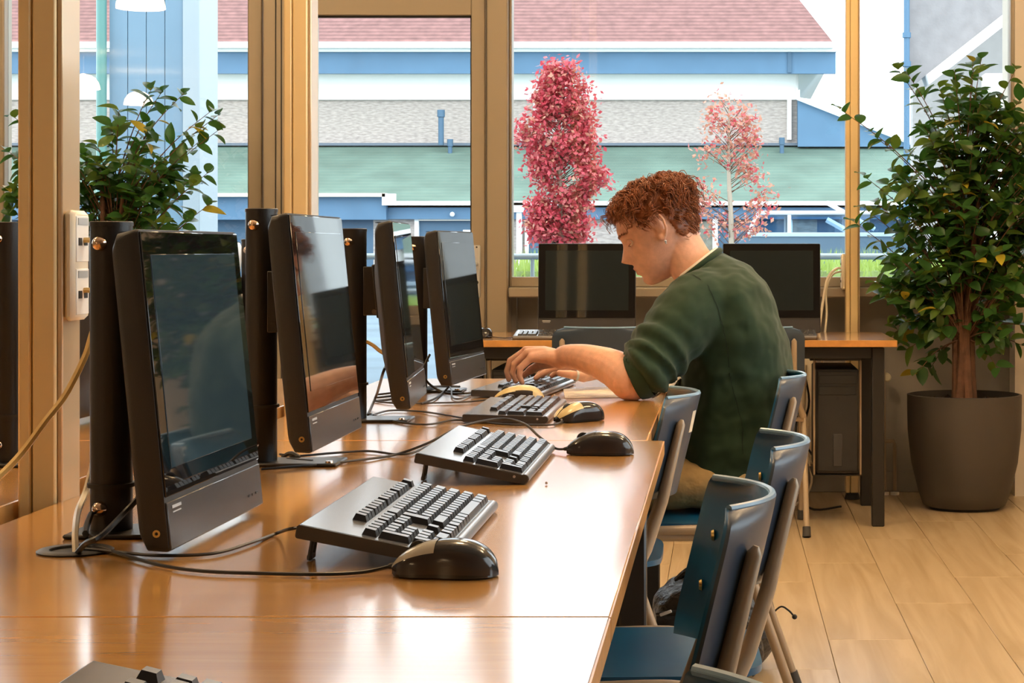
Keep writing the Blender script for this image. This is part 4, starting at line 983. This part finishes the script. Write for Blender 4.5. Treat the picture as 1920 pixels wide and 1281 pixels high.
# two young trees
def tree(x, y, zb, zt, outline, label, mats, n, size, seed, nl_=26):
    """outline: (height fraction, left extent, right extent) of the crown, metres"""
    rnd = random.Random(seed); t = thing('young_tree', label, 'tree', (x, y, 0))
    MB().tube(smooth_path([(0, 0, -.05), (.02, 0, zb), (-.01, 0, (zb + zt) / 2), (.0, 0, zt)], 4), [.045 - .003 * k for k in range(13)], 8).build('trunk', mat('pale_trunk', (.42, .36, .28), .8), t)
    tw = MB(); mbs = [MB() for _ in mats]
    def ext(f):
        for (a, b) in zip(outline[:-1], outline[1:]):
            if a[0] <= f <= b[0]:
                k = (f - a[0]) / (b[0] - a[0]); return a[1] + (b[1] - a[1]) * k, a[2] + (b[2] - a[2]) * k
        return outline[-1][1:]
    cl = []
    for i in range(n // nl_):
        f = rnd.random(); l, r = ext(f); u = rnd.choice([rnd.uniform(l, r), rnd.uniform(l, r), l * rnd.uniform(.7, 1), r * rnd.uniform(.7, 1)]); wd = max(.12, (r - l) / 2)
        c = Vector((u, rnd.uniform(-1, 1) * wd * .8 * math.sqrt(max(0, 1 - ((u - (l + r) / 2) / wd) ** 2)), zb + f * (zt - zb))); cl.append(c)
        z0 = max(zb * .9, c.z - rnd.uniform(.1, .7) * abs(u) - .10); tw.tube([(0, 0, z0), (c.x * .5, c.y * .5, (z0 + c.z) / 2), tuple(c)], [.005, .0035, .002], 4)
        for j in range(nl_):
            d = Vector((rnd.gauss(0, .075), rnd.gauss(0, .075), rnd.gauss(0, .065))); p = c + d
            k = rnd.choices(range(len(mats)), [5, 2, 1][:len(mats)])[0]; s = size * rnd.uniform(.7, 1.3)
            mt = Matrix.Rotation(rnd.uniform(0, 6.28), 3, Vector((rnd.gauss(0, 1), rnd.gauss(0, 1), rnd.gauss(0, 1))).normalized())
            mbs[k].add([p + mt @ Vector(v) for v in ((-s, 0, 0), (0, -s * .6, 0), (s, 0, .1 * s), (0, s * .6, 0))], [(0, 1, 2, 3)])
    tw.build('twigs', 'bark', t)
    for k, mb in enumerate(mbs):
        if mb.v: mb.build('foliage', mats[k], t, False)['kind'] = 'stuff'
Yt = 21.0; s = Yt / F
tree((1050 - CX) * s, Yt, P(0, 455, Yt).z, P(0, 128, Yt).z,
     [(0, -.12, .16), (.08, -.30, .26), (.2, -.26, .22), (.3, -.22, .28), (.37, -.2, .50), (.45, -.30, .32), (.5, -.22, .3), (.6, -.46, .34), (.66, -.5, .3), (.7, -.2, .28), (.8, -.22, .3), (.9, -.15, .22), (1, -.08, .10)],
     'crimson columnar young tree outside, left of the head', ['redleaf', 'pinkleaf', 'orangeleaf'], 13500, .030, 4, 55)
tree((1368 - CX) * s, Yt, P(0, 450, Yt).z, P(0, 182, Yt).z,
     [(0, -.1, .1), (.1, -.35, .3), (.25, -.42, .45), (.4, -.42, .4), (.5, -.3, .3), (.6, -.28, .25), (.75, -.24, .26), (.9, -.2, .2), (1, -.12, .16)],
     'sparse pink and orange young tree outside, right of the head', ['orangeleaf', 'pinkleaf', 'redleaf'], 2300, .027, 8, 30)
# ---------------------------------------------------------------- the person
random.seed(21)
BASE = Vector((.03, 4.72, 0))
pers = thing('person', 'person with curly copper hair in a green sweater and khaki trousers typing at the desk', 'person', BASE)
def pbuild(mb, name, m_, parent=None, angle=60):
    mb.v = [tuple(Vector(p) - BASE) for p in mb.v]
    return mb.build(name, m_, parent or pers, True, angle)
skin = mat('freckled_fair_skin', (.70, .40, .285), .48, var=.10, vscale=60, bump=.06, bscale=300)
skin.node_tree.nodes['Principled BSDF'].inputs['Subsurface Weight'].default_value = .12
skin.node_tree.nodes['Principled BSDF'].inputs['Subsurface Radius'].default_value = (.012, .004, .002)
HO = P(1235, 430, 4.77); pit = math.radians(27); hc, hs = math.cos(pit), math.sin(pit)
def Hd(a, v, b):     # head coordinates: a forward, v sideways (- towards the camera), b up
    return Vector((HO.x - (a * hc + b * hs), HO.y + v, HO.z + (-a * hs + b * hc)))
LV = [(-.121, .062, .030, .006), (-.118, .080, .012, .022), (-.108, .0885, -.004, .034), (-.095, .092, -.018, .044), (-.085, .0925, -.03, .049), (-.075, .094, -.045, .054), (-.06, .095, -.06, .059), (-.045, .094, -.072, .063),
      (-.02, .093, -.087, .069), (0, .0925, -.096, .0715), (.015, .0965, -.099, .073), (.025, .0995, -.101, .074), (.04, .098, -.103, .076), (.06, .091, -.102, .0755), (.08, .073, -.094, .069), (.095, .048, -.078, .054), (.105, .018, -.052, .034), (.109, -.012, -.022, .008)]
def lev(b):
    b = max(LV[0][0], min(LV[-1][0], b))
    for p, q in zip(LV[:-1], LV[1:]):
        if p[0] <= b <= q[0]:
            k = (b - p[0]) / (q[0] - p[0]); k = k * k * (3 - 2 * k) * .4 + k * .6; return [p[i] + (q[i] - p[i]) * k for i in (1, 2, 3)]
def g(x, s): return math.exp(-(x / s) ** 2)
def head_pt(th, b, feat=True):
    f, bk, hw = lev(b); ca, ra = (f + bk) / 2, (f - bk) / 2
    c_, s_ = math.cos(th), math.sin(th); e = .92
    a = ca + ra * (abs(c_) ** e) * (1 if c_ > 0 else -1); v = hw * (abs(s_) ** e) * (1 if s_ > 0 else -1)
    if feat and c_ > 0:
        # nose
        if -.056 < b < .022:
            k = (.022 - b) / .054 if b > -.034 else max(0, 1 - (-.034 - b) / .018) ** .8
            prj = .029 * (k ** 1.35 if b > -.034 else k); sg = .0075 + .0075 * min(1, max(0, (.01 - b) / .04))
            a += prj * g(v, sg)
            a += .006 * g(b + .043, .007) * (g(v - .013, .006) + g(v + .013, .006))
        for sg in (-1, 1):
            a -= .011 * g(v - sg * .032, .017) * g(b - .003, .010)
            a += .0035 * g(v - sg * .028, .02) * g(b - .023, .007)
            v += sg * .003 * g(b + .018, .018) * (.5 + .5 * c_)
        a += .0085 * g(b + .0615, .0062) * g(v, .019) + .0075 * g(b + .0760, .0062) * g(v, .017) - .004 * g(b + .0685, .0022) * g(v, .022) + .003 * g(b + .104, .013) * g(v, .02) - .003 * g(b + .088, .005) * g(v, .02)
    return a, v
m = MB(); nb, nt_ = 150, 140
vs = []; fs = []
for j in range(nb):
    t = j / (nb - 1); b = -.121 + .230 * (.5 - .5 * math.cos(PI * t)) * .35 + .230 * t * .65
    for i in range(nt_):
        a, v = head_pt(2 * PI * i / nt_, b); vs.append(Hd(a, v, b))
for j in range(nb - 1):
    for i in range(nt_): fs.append((j * nt_ + i, j * nt_ + (i + 1) % nt_, (j + 1) * nt_ + (i + 1) % nt_, (j + 1) * nt_ + i))
fs += [tuple(range(nt_))[::-1], tuple(range((nb - 1) * nt_, nb * nt_))]
m.add(vs, fs)
# ears
for s_ in (-1, 1):
    ec = lambda a, b, o: Hd(a, s_ * (.070 + o), b)
    rim = [(.006, .006, .003), (.010, .020, .006), (.004, .031, .012), (-.008, .035, .018), (-.019, .028, .021), (-.023, .012, .021), (-.020, -.006, .017), (-.012, -.020, .011), (-.003, -.029, .007), (.004, -.024, .004), (.005, -.012, .003)]
    m.tube(smooth_path([ec(*r) for r in rim], 4), .0042, 8)
    m.ball(ec(-.006, .004, .004), (.014, .006, .026), 12, 8, Matrix.Rotation(-pit * 1, 3, 'Y'))
    m.ball(ec(-.0005, -.024, .007), (.008, .006, .009), 10, 8)
# neck, trunk, arms, hands, legs as one skin
E = lambda px, py, Y: P(px, py, Y)
m.tube([Hd(-.020, 0, -.02), Hd(-.030, 0, -.06), E(1290, 487, 4.765), E(1308, 513, 4.76), E(1335, 545, 4.755)], [.060, .056, .057, .060, .072], 22)
tor = [(1328, 525, .060, .085), (1345, 550, .085, .165), (1362, 595, .105, .175), (1374, 655, .115, .165), (1376, 720, .115, .155), (1374, 800, .115, .155), (1370, 860, .115, .165), (1372, 905, .09, .165)]
def ringloft(mb, rings, Y0, n=28, e=.85):
    cs = [E(r[0], r[1], Y0) for r in rings]; vs = []; fs = []
    for i, r in enumerate(rings):
        t = (cs[min(i + 1, len(cs) - 1)] - cs[max(i - 1, 0)]).normalized(); nx = Vector((t.z, 0, -t.x))
        for k in range(n):
            a = 2 * PI * k / n; c_, s_ = math.cos(a), math.sin(a)
            vs.append(cs[i] + nx * r[2] * (abs(c_) ** e) * (1 if c_ > 0 else -1) + Vector((0, 1, 0)) * r[3] * (abs(s_) ** e) * (1 if s_ > 0 else -1))
    for i in range(len(rings) - 1):
        for k in range(n): fs.append((i * n + k, i * n + (k + 1) % n, (i + 1) * n + (k + 1) % n, (i + 1) * n + k))
    fs += [tuple(range(n))[::-1], tuple(range((len(rings) - 1) * n, len(rings) * n))]
    return mb.add(vs, fs)
ringloft(m, tor, 4.75)
sh1, el1, wr1 = E(1300, 585, 4.61), E(1180, 714, 4.508), Vector((-.398, 4.655, .829))
m.tube(smooth_path([E(1345, 575, 4.70), sh1, E(1245, 655, 4.55), el1], 4), [.06, .062, .062, .06, .056, .052, .049, .046, .043, .041, .040, .040, .040], 16)
m.ball(E(1187, 720, 4.506), .0405, 14, 10); m.ball(el1, .0475, 16, 12); m.ball(wr1, .0245, 14, 10)
m.tube(smooth_path([el1, E(1150, 690, 4.545), E(1098, 672, 4.60), E(1060, 668, 4.645), wr1], 3), [.047, .0475, .047, .045, .042, .038, .035, .032, (.026, .030), (.024, .028), (.023, .027), (.0225, .0265), (.0225, .0265)], 16)
sh2, el2, wr2 = E(1300, 585, 4.90), Vector((-.095, 5.0, .795)), Vector((-.290, 4.875, .782))
m.tube(smooth_path([E(1345, 575, 4.80), sh2, E(1270, 660, 4.97), el2], 4), [.06] * 4 + [.055] * 5 + [.047] * 4, 14)
m.tube([el2, el2.lerp(wr2, .35), el2.lerp(wr2, .75), wr2], [.046, .045, .033, .026], 14)
def hand(wr, mcps, fingers, thumb, palm_r=.0145):
    for mc in mcps:
        m.tube([wr, wr.lerp(mc, .5) + Vector((0, 0, .0045)), mc], [.0225, palm_r + .0040, .0118], 12); m.ball(mc, .0118, 10, 8)
    for a, b in zip(mcps[:-1], mcps[1:]): m.tube([wr.lerp(a, .55), a.lerp(b, .5) * .9 + wr * .1, wr.lerp(b, .55)], [.0135, .012, .0135], 8)
    for f in fingers:
        n = len(f); r = [.0100, .0092, .0080, .0068][:n]
        m.tube(f, r, 10)
        for q, rr in zip(f, r): m.ball(q, rr * 1.04, 10, 8)
    m.tube(thumb, [.016, .0135, .0112, .0085], 10)
    for q, rr in zip(thumb, [.015, .0135, .0115, .0088]): m.ball(q, rr, 10, 8)
V = Vector
mc1 = [V((-.484, 4.712, .846)), V((-.488, 4.690, .848)), V((-.482, 4.668, .843)), V((-.470, 4.648, .833))]
fg1 = [[mc1[0], V((-.521, 4.716, .822)), V((-.533, 4.716, .799)), V((-.531, 4.715, .778))],
       [mc1[1], V((-.526, 4.692, .823)), V((-.535, 4.692, .797)), V((-.530, 4.691, .776))],
       [mc1[2], V((-.514, 4.668, .816)), V((-.518, 4.667, .793)), V((-.510, 4.667, .774))],
       [mc1[3], V((-.497, 4.645, .807)), V((-.499, 4.644, .789)), V((-.492, 4.643, .772))]]
hand(wr1, mc1, fg1, [wr1 + V((-.02, .015, -.008)), V((-.452, 4.726, .812)), V((-.480, 4.742, .797)), V((-.498, 4.745, .784))])
mc2 = [V((-.386, 4.826, .803)), V((-.392, 4.850, .806)), V((-.387, 4.874, .801)), V((-.376, 4.896, .793))]
fg2 = [[mc2[0], V((-.431, 4.812, .797)), V((-.456, 4.804, .784)), V((-.474, 4.800, .772))],
       [mc2[1], V((-.440, 4.850, .800)), V((-.463, 4.848, .786)), V((-.476, 4.847, .772))],
       [mc2[2], V((-.432, 4.878, .797)), V((-.454, 4.880, .784)), V((-.466, 4.880, .772))],
       [mc2[3], V((-.414, 4.905, .790)), V((-.432, 4.908, .780)), V((-.443, 4.909, .771))]]
hand(wr2, mc2, fg2, [V((-.315, 4.845, .783)), V((-.352, 4.785, .776)), V((-.384, 4.766, .784)), V((-.410, 4.756, .788))])
# legs inside the trousers
for s_ in (-1, 1):
    y = 4.75 + s_ * .095
    m.tube([V((.05, y, .53)), V((-.12, y + s_ * .02, .526)), V((-.36, y + s_ * .03, .52))], [(.08, .055), (.07, .055), (.055, .055)], 14)
    m.tube([V((-.36, y + s_ * .03, .52)), V((-.345, y + s_ * .03, .30)), V((-.32, y + s_ * .03, .08)), V((-.36, y + s_ * .03, .045)), V((-.46, y + s_ * .04, .03))], [.055, .05, .036, .034, .026], 12)
body = pbuild(m, 'body', skin, angle=180)
rm_ = body.modifiers.new('fuse', 'REMESH'); rm_.mode = 'VOXEL'; rm_.voxel_size = .0030; rm_.use_smooth_shade = True
sm = body.modifiers.new('soften', 'SMOOTH'); sm.factor = .5; sm.iterations = 3
# lips tint in the skin itself
nt = skin.node_tree; bs = nt.nodes['Principled BSDF']; geo = nt.nodes.new('ShaderNodeTexCoord'); ds = nt.nodes.new('ShaderNodeVectorMath'); ds.operation = 'DISTANCE'
lc = Hd(.100, 0, -.0685) - BASE; ds.inputs[1].default_value = lc; nt.links.new(geo.outputs['Object'], ds.inputs[0])
mr = nt.nodes.new('ShaderNodeMapRange'); mr.inputs['From Min'].default_value = .010; mr.inputs['From Max'].default_value = .017; mr.inputs['To Min'].default_value = .55; mr.inputs['To Max'].default_value = 0
nt.links.new(ds.outputs['Value'], mr.inputs[0]); mx = nt.nodes.new('ShaderNodeMix'); mx.data_type = 'RGBA'; mx.inputs['B'].default_value = (.48, .13, .11, 1)
src = bs.inputs['Base Color'].links[0].from_socket; nt.links.new(src, mx.inputs['A']); nt.links.new(mr.outputs[0], mx.inputs['Factor']); nt.links.new(mx.outputs['Result'], bs.inputs['Base Color'])

# eyes, lids, brows
hairm = mat('copper_hair', (.235, .070, .020), .42, var=.35, vscale=50, spec=.5)
eyew = mat('eye_white', (.75, .68, .62), .25); iris = mat('grey_blue_iris', (.10, .14, .16), .2)
for s_ in (-1, 1):
    q = Hd(.0725, s_ * .0305, .0015); ey = pbuild(MB().ball(q, .0122, 18, 12), 'eye', eyew)
    pbuild(MB().ball(Hd(.0795, s_ * .0300, -.0040), (.0046, .0046, .0046), 12, 8), 'iris', iris, ey)
    lid = MB(); 
    lid.grid(lambda u, v: Hd(.0730 + .0137 * math.cos(PI * (u - .5)) * math.cos(-.50 + 1.5 * v), s_ * .031 + .0145 * math.sin(PI * (u - .5)), .0015 + .0133 * math.sin(-.50 + 1.5 * v) * math.cos(PI * (u - .5) * .8)), 14, 8)
    pbuild(lid, 'eyelid', skin)
    lash = [Hd(.0735 + .0142 * math.cos(PI * (k / 9 - .5) * .8) * math.cos(-.42), s_ * .031 + .0150 * math.sin(PI * (k / 9 - .5)), .0010 - .0062 * math.cos(PI * (k / 9 - .5) * .8)) for k in range(10)]
    pbuild(MB().tube(lash, [.0004] + [.0010] * 8 + [.0004], 6), 'eyelashes', hairm)
    br = MB()
    for k in range(70):
        t = k / 69; vv = s_ * (.014 + .038 * t); th = math.asin(min(.98, abs(vv) / lev(.025)[2])); bb_ = .021 + .006 * math.sin(PI * t * .8) + random.uniform(-.002, .002)
        a, v = head_pt(th if s_ > 0 else 2 * PI - th, bb_); d = Vector(Hd(a + .001, v, bb_)); e2 = Hd(a - .001, v + s_ * .007, bb_ + random.uniform(-.001, .004)); br.tube([d, (d + e2) / 2 + Vector((-.001, 0, 0)), e2], [.0006, .0006, .0002], 4)
    pbuild(br, 'eyebrow', hairm)
pbuild(MB().ball(Hd(-.004, -.084, -.036), .0032, 10, 8).ball(Hd(-.003, -.084, -.041), .0022, 8, 6), 'earring', 'silver')

# hair: fitted cap plus curled locks
def hair_low(a):
    if a > .046: return .074
    if a > .040: return .052
    if a > .018: return .010 + max(0, (a - .030)) * 1.2
    if a > .002: return .022
    if a > -.030: return .032 - (.002 - a) * .4
    if a > -.046: return .012 - (-.030 - a) * 5.2
    return -.074
cap = MB(); vs = []; fs = []; nT, nB = 120, 70
ok = {}
for j in range(nB):
    b = -.085 + .194 * j / (nB - 1)
    for i in range(nT):
        a, v = head_pt(2 * PI * i / nT, b, False); lo_ = hair_low(a); k = min(1, max(0, (b - lo_) / .02))
        th_ = -.004 + .0095 * k + (.010 * max(0, min(1, (b - .05) / .04)) if b > .05 else 0); ca = Vector((a + .005, v, b - .01)).normalized()
        nz = mnoise.noise(Vector((a * 60, v * 60, b * 60))) * .003 * k
        vs.append(Hd(a + ca.x * (th_ + nz), v + ca.y * (th_ + nz), b + ca.z * (th_ + nz))); ok[j * nT + i] = b > lo_ - .003
for j in range(nB - 1):
    for i in range(nT):
        f = (j * nT + i, j * nT + (i + 1) % nT, (j + 1) * nT + (i + 1) % nT, (j + 1) * nT + i)
        if all(ok[q] for q in f): fs.append(f)
fs.append(tuple(range((nB - 1) * nT, nB * nT)))
cap.add(vs, fs); hair = pbuild(cap, 'hair', hairm, angle=180)
cur = MB(); short = MB(); rnd = random.Random(77)
cnt = 0
while cnt < 1250:
    b = rnd.uniform(-.07, .107) if rnd.random() < .5 else rnd.uniform(.088, .109); th = rnd.uniform(0, 2 * PI); a, v = head_pt(th, b, False)
    if b < hair_low(a) + .004: continue
    wgt = .95 if b < .045 else .8
    if rnd.random() > wgt: continue
    cnt += 1
    n = Vector((a + .005, v, b + .005)).normalized()
    p = Vector((a, v, b)) + n * .003
    topness = max(0, min(1, (b - .035) / .035))
    if topness > .2:
        flow = Vector((.55 + .6 * max(0, a) / .1, v * 5, -.15)) if a > -.03 else Vector((-.5, v * 4, -.5))
        flow = (flow + Vector((rnd.gauss(0, .45), rnd.gauss(0, .45), rnd.gauss(0, .25)))); flow = (flow - n * flow.dot(n) * .8).normalized()
        L = rnd.uniform(.030, .050) * (.55 + .45 * topness); lift = rnd.uniform(.010, .024) * (.4 + .6 * topness); R0 = rnd.uniform(.004, .0085); turns = rnd.uniform(1.0, 2.2); ph = rnd.uniform(0, 6.28); hand_ = rnd.choice((-1, 1))
    else:
        flow = Vector((-.75, v * .5, -.65)) + Vector((rnd.gauss(0, .15), 0, rnd.gauss(0, .2))); flow = (flow - n * flow.dot(n)).normalized()
        L = rnd.uniform(.018, .03); lift = .007; R0 = .0012; turns = .8; ph = rnd.uniform(0, 6.28); hand_ = 1
    sd = n.cross(flow).normalized()
    for q in range(5 if topness > .2 else 4):
        jit = Vector((rnd.gauss(0, .0018), rnd.gauss(0, .0018), rnd.gauss(0, .0018))); pts = []; NS = 11
        for k in range(NS):
            s = k / (NS - 1); an = ph + hand_ * turns * 2 * PI * s + q * .12; R1 = R0 * min(1, s * 2.2)
            pt = p + jit * (1 + s) + flow * L * s + n * (lift * math.sin(PI * min(1, s * .85)) + R1 * math.cos(an)) + sd * R1 * math.sin(an)
            if topness > .2: pt += Vector((0, 0, -.012)) * s * s
            pts.append(Hd(*pt))
        r0 = rnd.uniform(.0011, .0018)
        (cur if topness > .2 else short).tube(pts, [r0 * (1 - .65 * k / (NS - 1)) for k in range(NS)], 4)
h2 = pbuild(cur, 'curls', hairm, hair, 180); h2['kind'] = 'stuff'
h3 = pbuild(short, 'short_hair', hairm, hair, 180); h3['kind'] = 'stuff'

# sweater
swm = mat('dark_green_jersey', (.0105, .034, .0125), .9, var=.08, vscale=40, bump=.9, bscale=11, sheen=.12)
[n_ for n_ in swm.node_tree.nodes if n_.type == 'BUMP'][0].inputs['Distance'].default_value = .022
[n_ for n_ in swm.node_tree.nodes if n_.type == 'TEX_NOISE'][1].inputs['Detail'].default_value = .6
m = MB()
sw = [(1313, 500, .064, .068), (1324, 514, .078, .105), (1338, 535, .100, .165), (1352, 562, .118, .195), (1364, 600, .128, .200), (1374, 650, .138, .192), (1379, 700, .143, .186), (1378, 750, .145, .184), (1374, 800, .146, .186), (1368, 845, .146, .190), (1364, 875, .140, .188), (1364, 893, .138, .186)]
ringloft(m, sw, 4.75, 40)
def sleeve(path, rads, ruffle):
    pts = smooth_path(path, 8); N = len(pts); rr = []
    for i in range(N):
        s = i / (N - 1); k = s * (len(rads) - 1); i0 = min(int(k), len(rads) - 2); r = rads[i0] + (rads[i0 + 1] - rads[i0]) * (k - i0)
        if s > .35: r += ruffle * math.sin(s * 46) * min(1, (s - .35) * 4)
        rr.append(r)
    m.tube(pts, rr, 24)
sleeve([E(1355, 580, 4.70), E(1318, 580, 4.635), E(1284, 602, 4.585), E(1252, 640, 4.55), E(1226, 672, 4.52), E(1212, 690, 4.508), E(1198, 702, 4.508)], [.105, .098, .085, .077, .073, .068, .060], .0085)
sleeve([E(1355, 580, 4.80), E(1318, 580, 4.87), E(1290, 610, 4.92), E(1280, 650, 4.96), E(1278, 690, 4.99), V((-.12, 4.985, .795))], [.105, .098, .084, .074, .066, .054], .0035)
swo = pbuild(m, 'sweater', swm, angle=180)
r_ = swo.modifiers.new('fuse', 'REMESH'); r_.mode = 'VOXEL'; r_.voxel_size = .0055; r_.use_smooth_shade = True
s2 = swo.modifiers.new('soften', 'SMOOTH'); s2.factor = .6; s2.iterations = 5
tx = bpy.data.textures.new('folds', 'CLOUDS'); tx.noise_scale = .085; tx.noise_depth = 2
dm = swo.modifiers.new('folds', 'DISPLACE'); dm.texture = tx; dm.strength = .019; dm.mid_level = .5; dm.texture_coords = 'LOCAL'
# ribbed cuff, hem, collar, seams
def ring_tube(center, ax1, ax2, r, n=36): return [center + ax1 * math.cos(2 * PI * k / n) + ax2 * math.sin(2 * PI * k / n) for k in range(n + 1)]
cd_ = Vector((-.88, .06, -.40)).normalized(); cu = cd_.cross(Vector((0, 1, 0))).normalized(); cv = cd_.cross(cu)
m = MB(); c0 = E(1199, 704, 4.508)
m.tube([c0 - cd_ * .015, c0 + cd_ * .002, c0 + cd_ * .016, c0 + cd_ * .018, c0 + cd_ * .010], [.060, .0595, .0560, .0535, .051], 40, cap=False)
pbuild(m, 'cuff', swm, swo)
coll = [Vector((0, 0, 0))]
tdir = (E(1324, 514, 4.75) - E(1313, 500, 4.75)).normalized(); nx = Vector((tdir.z, 0, -tdir.x)); cc = E(1312, 499, 4.75)
pbuild(MB().tube(ring_tube(cc, nx * .063, Vector((0, .067, 0)), 0), .0085, 10), 'collar', swm, swo)
pbuild(MB().tube(ring_tube(cc - tdir * .007, nx * .0585, Vector((0, .0625, 0)), 0), .0065, 10), 'undershirt_collar', mat('white_cotton', (.80, .74, .66), .9))
hc_ = E(1364, 890, 4.75); pbuild(MB().tube(ring_tube(hc_, Vector((.138, 0, 0)), Vector((0, .187, 0)), 0), (.008), 10), 'hem', swm, swo)
def seam(name, pts):
    o = pbuild(MB().tube(smooth_path(pts, 6), .0011, 6), name, mat('dark_seam', (.006, .018, .008), .9), swo)
    s_w = o.modifiers.new('lie_on_cloth', 'SHRINKWRAP'); s_w.target = swo; s_w.wrap_mode = 'ABOVE_SURFACE'; s_w.offset = .0012
seam('shoulder_seam', [E(1268, 522, 4.64), E(1300, 532, 4.60), E(1330, 556, 4.56), E(1352, 600, 4.55), E(1362, 650, 4.55), E(1366, 690, 4.55)])
seam('side_seam', [E(1368, 700, 4.55), E(1380, 750, 4.55), E(1392, 800, 4.55), E(1396, 850, 4.55)])
# trousers
trm = mat('khaki_cotton', (.46, .315, .135), .85, var=.10, vscale=20, bump=.8, bscale=22)
m = MB(); ringloft(m, [(1368, 880, .118, .170), (1370, 900, .124, .178), (1372, 920, .118, .182), (1374, 940, .09, .17)], 4.75, 32)
for s_ in (-1, 1):
    y = 4.75 + s_ * .095
    pth = smooth_path([V((.05, y, .530)), V((-.08, y + s_ * .015, .528)), V((-.22, y + s_ * .025, .525)), V((-.37, y + s_ * .03, .520))], 5)
    m.tube(pth, [(.098 - .002 * k, .066 - .0002 * k + .002 * math.sin(k * 2.1)) for k in range(len(pth))], 20)
    pth = smooth_path([V((-.365, y + s_ * .03, .53)), V((-.35, y + s_ * .03, .36)), V((-.335, y + s_ * .03, .20)), V((-.325, y + s_ * .03, .085))], 5)
    m.tube(pth, [.070 - .0008 * k + .0015 * math.sin(k * 2.3) for k in range(len(pth))], 18)
tro = pbuild(m, 'trousers', trm, angle=180)
r_ = tro.modifiers.new('fuse', 'REMESH'); r_.mode = 'VOXEL'; r_.voxel_size = .007; r_.use_smooth_shade = True
s2 = tro.modifiers.new('soften', 'SMOOTH'); s2.factor = .6; s2.iterations = 4
tx2 = bpy.data.textures.new('creases', 'CLOUDS'); tx2.noise_scale = .07; dm = tro.modifiers.new('creases', 'DISPLACE'); dm.texture = tx2; dm.strength = .010; dm.texture_coords = 'LOCAL'
# shoes
for s_ in (-1, 1):
    y = 4.75 + s_ * .13
    m = MB(); m.tube(smooth_path([V((-.29, y, .055)), V((-.34, y, .06)), V((-.42, y, .045)), V((-.50, y + s_ * .01, .035)), V((-.535, y + s_ * .012, .03))], 3), [(.036, .04)] * 4 + [(.042, .042)] * 4 + [(.042, .032)] * 3 + [(.038, .026), (.02, .015)], 16)
    so = pbuild(m, 'shoe', mat('white_sneaker', (.7, .68, .64), .6)); pbuild(MB().box((-.41, y + s_ * .005, .010), (.27, .088, .02), .006), 'sole', 'rubber', so)
# finger ring
c0 = V((-.384, 4.766, .784)); ax = (V((-.410, 4.756, .788)) - V((-.352, 4.785, .776))).normalized(); u_ = ax.cross(V((0, 0, 1))).normalized(); w_ = ax.cross(u_)
c0 = V((-.369, 4.775, .780))
pbuild(MB().tube([c0 - ax * .003, c0 + ax * .003], .0138, 20, cap=False).tube([c0 - ax * .003, c0 + ax * .003], .0128, 20, cap=False), 'finger_ring', 'silver')
